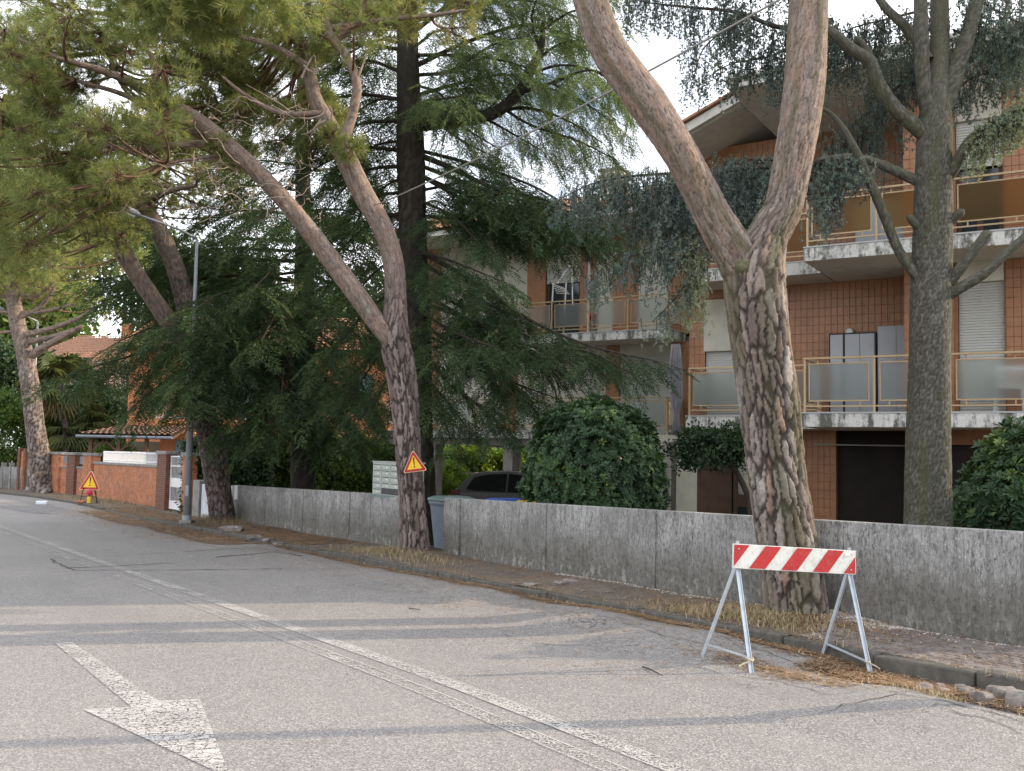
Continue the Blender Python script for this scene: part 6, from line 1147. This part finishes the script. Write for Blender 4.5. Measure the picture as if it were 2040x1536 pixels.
hang([(1560, 345), (1400, 362), (1280, 372), (1150, 405)], (13.1, 13.7), [.7, 1.1, 1.2, .4], 95, .4, (.5, .16)); hang([(1400, 460), (1300, 500), (1220, 520), (1165, 572)], (12.5, 12.8), [.55, .75, .5, .12], 60, .28, (.6, .15)); hang([(1370, 470), (1385, 540), (1392, 610)], (12.4, 12.4), [.3, .3, .25], 40, .18, (.93, .06)); hang([(1400, 520), (1340, 600), (1300, 640)], (12.6, 12.5), [.35, .3, .2], 26, .2, (.7, .1))
hang([(1660, 40), (1560, 55), (1470, 25), (1380, 15), (1290, 5), (1240, -10)], (12.2, 13.2), [.6, 1.1, .9, .8, .5, .4], 120, .4, (.25, .14), rad=.04); hang([(1650, 60), (1540, 110), (1450, 130), (1390, 170)], (12.6, 13.5), [.5, .8, .6, .3], 80, .4, (.25, .14)); hang([(1640, -40), (1480, -60), (1350, -60), (1240, -40)], (12.4, 13.4), [.7, .8, .8, .5], 90, .4, (.22, .14)); hang([(1480, 10), (1440, 60), (1400, 100), (1380, 160)], (13.5, 14), [.6, .7, .5, .3], 45, .35, (.22, .12))
hang([(1840, 20), (1760, 40), (1690, 60), (1650, 100)], (12.3, 13), [.5, .8, 1., .7], 85, .4, (.22, .14)); hang([(1830, 130), (1760, 200), (1700, 250), (1660, 300)], (12.5, 13.2), [.5, .9, 1., .7], 90, .4, (.3, .14)); hang([(1700, 310), (1660, 335), (1640, 380), (1650, 420)], (11.5, 11.6), [.5, .6, .5, .4], 60, .25, (.7, .14)); hang([(1830, 60), (1780, 110), (1720, 180)], (13.5, 14), [.8, .9, .8], 60, .4, (.15, .1))
hang([(1950, 0), (2000, 30), (2060, 60)], (11.7, 11.9), [.5, .7, .9], 70, .4, (.5, .16)); hang([(1900, 60), (1960, 80), (2050, 100)], (12.3, 12.8), [.5, .7, .7], 75, .4, (.4, .16)); hang([(1890, 190), (1950, 150), (2030, 150)], (12.4, 12.8), [.4, .5, .5], 40, .35, (.4, .16)); hang([(1960, -60), (2020, -40), (2080, 0)], (12, 12.5), [.7, .7, .7], 50, .4, (.4, .15))
hang([(1930, 288), (1970, 248), (2010, 226), (2060, 206)], (11.35, 11.2), [.42, .5, .35, .3], 62, .16, (.97, .05)); hang([(1950, 270), (2000, 232), (2060, 205)], (11.3, 11.2), [.2, .25, .25], 30, .12, (.95, .05), (.6, 0, .15))  # highest tone values: sunlight on these shoots painted into the needle colour
hang([(1560, 320), (1500, 318), (1440, 322)], (13.2, 13.6), [.5, .55, .5], 60, .4, (.35, .14)); hang([(1500, 400), (1470, 430), (1440, 450)], (13.4, 13.8), [.6, .6, .5], 40, .35, (.5, .18))
P = np.array(P); D = np.array(D); SC = np.array(SC)
bp = [(np.vstack([pv]), pf) for pv, pf in BLUE]
# shoots keep their needle size: long ones are several short pieces
PP = []; DD = []; V2 = []
for p, d, l, v in zip(P, D, SC, VV):
    d = d / np.linalg.norm(d); k = max(1, int(round(l / .42))); q = p.copy()
    for i in range(k):
        PP.append(q.copy()); DD.append(d.copy()); V2.append(v); q += d * .38; d = d + RNG.normal(0, .12, 3) + [0, 0, -.05]; d /= np.linalg.norm(d)
BL2 = [blue_string(k, .42, 12, .0125) for k in range(8)]
scatter('crown', BL2, np.array(PP), frames(np.array(DD), RNG), RNG.uniform(.8, 1.15, len(PP)), np.clip(np.array(V2), 0, 1), M['blue_needles'], r, jit=.08); tws.build('branches', M['dark_twig'], r)

# ------------------------------------------------------------------ shrubs, hedges, palm, background trees
whorl_me = {}
def shrub(label, cen, rad, n, protos, mat, name='shrub', group=None, single=0, sc=1., val=(.42, .2), stem=True, cat='shrub', lump=.16):
    cen = np.array(cen, float); g0 = gz(cen[0], cen[1]); r = empty(name, (cen[0], cen[1], g0), label, cat, group); rad = np.array(rad)
    d = RNG.normal(size=(n, 3)); d /= np.linalg.norm(d, axis=1)[:, None]; d[:, 2] = np.where(d[:, 2] < -.55, -d[:, 2], d[:, 2]); lum = 1 + lump * np.sin(d[:, 0] * 5 + cen[0]) * np.cos(d[:, 1] * 6 + d[:, 2] * 5) ; depth = RNG.uniform(.55, 1., n) ** .5 * np.where(RNG.random(n) < .04, RNG.uniform(1., 1.08, n), 1.)
    p = cen + d * rad * (lum * depth)[:, None]; ok = p[:, 2] > g0 + .05; p, d = p[ok], d[ok]; dd = d + RNG.normal(0, .3, d.shape) + [0, 0, .25]; R_ = frames(dd, RNG); s_ = sc * RNG.uniform(.75, 1.25, len(p)); v = np.clip(RNG.normal(*val, len(p)) + .4 * (RNG.random(len(p)) < .10) + .18 * np.sin(p[:, 0] * 3.1 + p[:, 2] * 4.3), 0, 1)
    order = np.argsort(np.linalg.norm(p - CAM, axis=1)) if single else None
    if single:
        sel = order[:single]; rest_ = order[single:]
        for i in sel:
            k = int(RNG.integers(0, len(protos))); vb = min(4, int(v[i] * 5)); key = (id(protos), k, vb, mat)
            if key not in whorl_me:
                pv, pf = protos[k]; me = bpy.data.meshes.new('leaf_whorl'); me.from_pydata([tuple(x) for x in pv], [], [tuple(int(z) for z in x) for x in pf]); at = me.attributes.new('v', 'FLOAT', 'POINT'); at.data.foreach_set('value', np.clip(np.full(len(pv), (vb + .5) / 5) + RNG.normal(0, .08, len(pv)), 0, 1).astype(np.float32)); me.update(); me.materials.append(M[mat]); whorl_me[key] = me
            o = bpy.data.objects.new('leaf_whorl', whorl_me[key]); COL.objects.link(o); o.parent = r; Mx = Matrix([list(map(float, R_[i][a] * s_[i])) + [float(p[i][a] - OFF[r.name][a])] for a in range(3)] + [[0, 0, 0, 1]]); o.matrix_local = Mx
        p, R_, s_, v = p[rest_], R_[rest_], s_[rest_], v[rest_]
    scatter('foliage', protos, p, R_, s_, v, M[mat], r, kind='stuff' if single else None)
    if stem:
        tws = Twigs(); b0 = np.array([cen[0], cen[1], g0])
        for k in range(9): a = k * .7; e = cen + np.array([math.cos(a), math.sin(a), .3]) * rad * .7; tws.add([b0 + [.05 * math.cos(a), .05 * math.sin(a), 0], (b0 + e) / 2 + [0, 0, .1], e], .03, .01, 5)
        tws.build('stems', M['dark_twig'], r)
    return r
c_ = W(1185, 900, 16.6); shrub('big rounded dark-green shrub with leathery leaf whorls behind the concrete wall', (c_[0], c_[1], 1.15), (1.22, 1.1, 1.42), 5800, ROSB, 'shrub_leaf', single=240, sc=.76, lump=.08, val=(.34, .18))
shrub('glossy leathery shrub at the right edge behind the wall end', (6.95, 12.5, .85), (1.30, 1.2, 1.25), 4000, ROSB, 'shrub_leaf', single=260, sc=1.05, val=(.5, .2), lump=.2)
shrub('tall leathery shrub standing just beyond the right picture edge', (7.15, 10.15, 1.1), (1.15, 1.05, 1.55), 2600, ROSB, 'shrub_leaf', sc=1.25, val=(.5, .2), lump=.25)
r = shrub('small dark tree under the recessed balcony', tuple(W(1432, 905, 17.2)), (.72, .6, .40), 520, CLUMP, 'hedge_dark', name='small_tree', cat='tree', stem=False, lump=.45, val=(.2, .2)); MB().tube([W(1500, 1060, 17.0), W(1492, 990, 17.1), W(1468, 940, 17.2), W(1440, 915, 17.2)], [.07, .06, .045, .03], 8).build('trunk', M['dark_twig'], r)
def hedge(label, x0, x1, y, dep, z0, z1, n, protos, mat, sc=1., val=(.45, .22), rot=0.):
    r = empty('hedge', ((x0 + x1) / 2, y, z0), label, 'hedge'); n2 = int(n * .62); lx = x1 - x0
    P = np.stack([RNG.uniform(x0, x1, n), y - dep / 2 + RNG.uniform(-.12, .22, n), RNG.uniform(z0, z1, n)], 1); k = n // 3; P[:k, 1] = y + RNG.uniform(-dep / 2, dep / 2, k); P[:k, 2] = z1 + RNG.normal(0, .10, k) + .12 * np.sin(P[:k, 0] * 3); P[:, 1] += .12 * np.sin(P[:, 0] * 4 + P[:, 2] * 3); P[:, 1] += (P[:, 0] - (x0 + x1) / 2) * rot
    D = RNG.normal(0, .5, P.shape) + [0, -.5, .6]; scatter('foliage', protos, P, frames(D, RNG), sc * RNG.uniform(.75, 1.3, n), np.clip(RNG.normal(*val, n), 0, 1), M[mat], r)
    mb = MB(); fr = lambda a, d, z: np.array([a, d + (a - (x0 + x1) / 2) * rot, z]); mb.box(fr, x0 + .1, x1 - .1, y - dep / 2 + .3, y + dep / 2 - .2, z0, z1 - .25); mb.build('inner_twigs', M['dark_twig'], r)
hedge('bright yellow-green clipped hedge seen under the pillared block', -6.5, 4.2, 41., 1.2, -.8, 1.62, 3600, CLUMP, 'hedge_leaf', 1.7, (.5, .25), .45)
hedge('dark green conifer hedge left of the mailbox cabinet', -11.2, -3.2, 36., 1.2, -.8, 1.85, 3000, CLUMP, 'hedge_mid', 1.6, (.5, .3), .15)
hedge('dark ivy hedge behind the white low wall', -11.1, -8.2, 34.2, 1., -.8, 1.75, 1800, CLUMP, 'hedge_dark', 1.4, (.45, .2), .1)
shrub('loose sunlit bush between the hedge and the parked car', (-2.6, 38.6, .2), (1.2, .8, 1.0), 900, CLUMP, 'hedge_leaf', sc=1.2); shrub('straggly lit shrub behind the parked car', (.6, 39.2, .0), (1.6, .6, .9), 800, CLUMP, 'hedge_leaf', sc=1.1)
c_ = W(228, 905, 45.5); shrub('light yellow-green bush rising over the brick wall', (c_[0], c_[1], .55), (1.15, .8, .95), 900, CLUMP_BIG, 'garden_leaf', sc=1., val=(.7, .2))
c_ = W(30, 880, 52); shrub('big green garden bush at the left edge', (c_[0] - .3, c_[1], 1.5), (2.2, 1.6, 2.6), 2200, CLUMP_BIG, 'garden_leaf', sc=1.1, val=(.4, .2)); c_ = W(20, 760, 58); shrub('dark leafy tree behind the left-edge bush', (c_[0], c_[1], 4.2), (3.2, 2, 3.2), 2200, CLUMP_FAR, 'hedge_dark', sc=1., name='garden_tree', cat='tree', val=(.5, .2))
c_ = W(190, 800, 62); shrub('dark leafy tree beside the palm in front of the far house', (c_[0], c_[1], 2.6), (3.0, 2., 2.6), 1300, CLUMP_FAR, 'hedge_dark', name='garden_tree', cat='tree', val=(.45, .2), lump=.3); c_ = W(130, 905, 53); shrub('dark evergreen bush below the palm', (c_[0], c_[1], .8), (2.4, 1.4, 2.2), 1900, CLUMP_BIG, 'hedge_dark', sc=1.2)
r = empty('palm_tree', tuple(np.r_[W(135, 900, 52)[:2], -.8]), 'fan palm with drooping dry fronds right of the leftmost pine', 'palm'); V = []; Fc = []; vv = []
for hx_, hz, Yq, nl, R0 in ((120, 760, 49.5, 44, 1.9), (150, 850, 50.5, 48, 1.9)):
    c0 = W(hx_, hz, Yq); b0 = W(138, 965, Yq); b0[2] = -.8; V_, F_, C_ = sweep([b0, (b0 + c0) / 2 + [.1, 0, 0], c0], [.16, .15, .14], 14, .15, cw=.06, ch=.08, depth=.03, pal=(PAL_DARK, PAL_DARK), seed=5); npmesh('trunk', V_, F_, M['pine_bark'], r, col=C_)
    for k in range(nl):
        a = RNG.uniform(0, 2 * np.pi); el = RNG.uniform(-1.2, 1.1); d = np.array([math.cos(a) * math.cos(el), math.sin(a) * math.cos(el), math.sin(el)]); p = c0 + d * R0 * .55; s_ = np.cross(d, (0, 0, 1)); s_ /= np.linalg.norm(s_); u_ = np.cross(s_, d); val = .95 if el < -.7 else RNG.uniform(.2, .8)
        b = len(V); V += [c0, c0 + s_ * .03, p]; Fc.append((b, b + 1, b + 2)); vv += [val] * 3
        for j in range(16): t_ = (j / 15 - .5) * 3.4; q = d * math.cos(t_) + s_ * math.sin(t_); e = p + q * R0 * .55 + np.array([0, 0, -.28 * R0 * RNG.uniform(.4, 1)]); m = p + q * R0 * .33 + u_ * .02; w_ = np.cross(q, u_) * .035; b = len(V); V += [p, m + w_, e, m - w_]; Fc += [(b, b + 1, b + 2), (b, b + 2, b + 3)]; vv += [val] * 4
npmesh('fronds', V, Fc, M['palm_leaf'], r, v=vv)
for i, (px, py, Y, rr, lb) in enumerate(((-60, 600, 95, 7, 'pale green tree far behind the leftmost pine'), (60, 650, 90, 5, 'light green tree beyond the red-roofed house'), (420, 640, 85, 7, 'tree far behind the orange house'), (700, 700, 90, 7, 'distant tree between the two cedars'), (1000, 760, 85, 6, 'distant tree behind the pillared block'), (250, 560, 100, 8, 'tall distant tree above the red-roofed house'))):
    c_ = W(px, py, Y); r = shrub(lb, tuple(c_), (rr, rr * .7, rr * .8), 900, CLUMP_FAR, 'garden_leaf' if i in (0, 1) else 'hedge_dark', name='garden_tree', cat='tree', sc=2.4, val=(.5, .25), stem=False, lump=.3); MB().tube([(c_[0], c_[1], -.8), (c_[0] + .2, c_[1], c_[2] * .5), (c_[0], c_[1], c_[2])], [.35, .28, .15], 8).build('trunk', M['dark_twig'], r)

# ------------------------------------------------------------------ ground cover: needles, dry grass, gravel
def surf(s, n): p = SN(s, n); p[2] += road_z(s, n) if n < KN else (.115 if n < KN + .135 else pave_z(s, n)); return p
def litter(n, gen, name, mat, L=(.06, .14), w_=.005, lab='fallen brown pine needles along the kerb', lift=.02, thick=1.):
    B = []; 
    for _ in range(n): B.append(surf(*gen()))
    B = np.array(B); a = RNG.uniform(0, 2 * np.pi, n); l = RNG.uniform(*L, n); t_ = np.stack([np.cos(a) * l, np.sin(a) * l, RNG.normal(0, .012, n)], 1); B[:, 2] += RNG.uniform(.004, lift, n); s_ = np.stack([-np.sin(a), np.cos(a), 0 * a], 1) * w_; V = np.stack([B - s_, B + s_, B + t_], 1).reshape(-1, 3)
    o = npmesh(name, V, np.arange(3 * n).reshape(-1, 3), M[mat], None, v=np.repeat(np.clip(RNG.normal(.45, .25, n), 0, 1), 3), origin=(0, 0, 0), kind='stuff'); tag(o, lab, 'needles')
def gen_kerb():
    s = abs(random.gauss(0, 1)) * 9 + 2.2 if random.random() < .6 else random.uniform(3, 40); n = KN - abs(random.gauss(0, .085 if s < 20 else .2)) ; return s, n
litter(15000, gen_kerb, 'pine_needle_litter', 'litter_needles')
litter(12000, lambda: (random.uniform(2, 5.8), min(KN - .02, random.gauss(7.02, .12))), 'pine_needle_litter', 'litter_needles', lab='thick brown needle drift in the broken gutter at the right', lift=.05)
litter(16000, lambda: (random.uniform(2, 40), random.uniform(KN + .02, 8.9)), 'pine_needle_litter', 'litter_needles', lab='dry needles strewn over the pavement')
litter(6000, lambda: (random.gauss(7.2, .9), min(8.7, max(KN + .15, random.gauss(8.1, .3)))), 'pine_needle_litter', 'litter_needles', lab='brown needles piled around the foot of the big forked pine')
litter(5000, lambda: (random.uniform(6, 30), KN - abs(random.gauss(0, .9))), 'pine_needle_litter', 'litter_needles', lab='thin scatter of needles on the asphalt')
litter(900, lambda: (random.gauss(5.6, .45), random.gauss(6.35, .12)), 'pine_needle_litter', 'litter_needles', lab='needle clumps around the barrier feet')
litter(6500, lambda: (random.uniform(22, 38), KN - abs(random.gauss(0, .8))), 'pine_needle_litter', 'litter_needles', w_=.010, lab='brown needle carpet on the far road edge')
def sheet(s0, s1, n0, n1, ds, dn, lab, dz=.012):
    ssx = np.arange(s0, s1, ds); nsx = np.linspace(n0, n1, dn); V = [surf(s, n) + [0, 0, dz] for s in ssx for n in nsx]; k = len(nsx); Fc = [(i * k + j + 1, i * k + j, (i + 1) * k + j, (i + 1) * k + j + 1) for i in range(len(ssx) - 1) for j in range(k - 1)]
    o = npmesh('needle_mat', V, np.array(Fc), M['litter'], None, origin=(0, 0, 0), kind='stuff', smooth=True); tag(o, lab, 'needles')
sheet(2.0, 5.7, 6.85, KN - .01, .12, 7, 'mat of brown needles filling the broken gutter'); sheet(5.8, 21, 7.16, KN - .01, .25, 4, 'narrow strip of brown needles along the kerb'); sheet(20, 37, 6.3, KN - .01, .4, 5, 'brown needle mat on the far road edge'); sheet(19, 38, 7.5, 8.8, .4, 6, 'brown needle mat on the far pavement')
def grass(n, gen, lab, L=(.06, .2)):
    V = []; vv = []; g = RNG
    for _ in range(n):
        p = surf(*gen()); h = random.uniform(*L); a = random.uniform(0, 6.28); ln = random.uniform(.1, .9); d = np.array([math.cos(a) * ln, math.sin(a) * ln, 1.]); s_ = np.array([-math.sin(a), math.cos(a), 0]) * .0028; m = p + d * h * .55; e = p + d * h + np.array([math.cos(a), math.sin(a), -.8]) * h * .3; V += [p - s_, p + s_, m + s_ * .7, e, m - s_ * .7]; v_ = min(1, abs(random.gauss(.45, .25))) if random.random() > .04 else 1.; vv += [v_] * 5
    Fq = np.arange(len(V)).reshape(-1, 5); Ft = np.vstack([Fq[:, [0, 1, 2]], Fq[:, [0, 2, 4]], Fq[:, [4, 2, 3]]]); o = npmesh('dry_grass', V, Ft, M['dry_grass'], None, v=vv, origin=(0, 0, 0), kind='stuff'); tag(o, lab, 'grass')
def gb(cs, cn, a, b):
    def f():
        while True:
            s, n = random.gauss(cs, a), random.gauss(cn, b)
            if n > KN + .14: return s, n
    return f
grass(4000, gb(7.35, 7.8, .55, .2), 'straw-coloured dry grass around the foot of the big forked pine', (.03, .10)); grass(2400, gb(15.9, 7.95, .8, .25), 'dry grass around the foot of the pine with the sign', (.04, .14)); grass(1500, gb(28, 8.5, 1.2, .4), 'dry grass by the dark leaning pine', (.08, .25)); grass(3000, gb(43, 8.3, 3., .5), 'dry grass verge before the brick wall', (.06, .18)); grass(420, lambda: (random.choice([4.1, 5.9, 7.2, 8.8, 10.3, 12.5, 14, 16, 18.5]) + random.gauss(0, .25), KN + random.gauss(.0, .03)), 'sparse dry blades growing from the kerb joint', (.03, .10)); grass(260, lambda: (random.gauss(4.35, .12), random.gauss(6.55, .06)), 'small weed tuft at the asphalt edge', (.02, .06))
# pale gravel by the big pine
n = 4200; V = []; Fc = []; vv = []; oc = np.array([(1, 0, 0), (-1, 0, 0), (0, 1, 0), (0, -1, 0), (0, 0, 1), (0, 0, -1)], float); of = np.array([(0, 2, 4), (2, 1, 4), (1, 3, 4), (3, 0, 4), (2, 0, 5), (1, 2, 5), (3, 1, 5), (0, 3, 5)])
for i in range(n):
    if random.random() < .75: s = random.uniform(4.9, 7.0); nn_ = 8.74 - abs(random.gauss(0, .20)) - .02
    else: s = random.uniform(4.6, 12); nn_ = WN(s) - .03 - abs(random.gauss(0, .07))
    p = surf(s, nn_); k = random.uniform(.006, .018); V.append(oc * k * RNG.uniform(.6, 1.2, (6, 3)) * [1, 1, .7] + p + [0, 0, k * .3]); Fc.append(of + 6 * i); vv += [random.random()] * 6
o = npmesh('gravel', np.vstack(V), np.vstack(Fc), M['gravel'], None, v=vv, origin=(0, 0, 0), kind='stuff'); tag(o, 'pale gravel spread along the wall foot by the big pine', 'gravel')
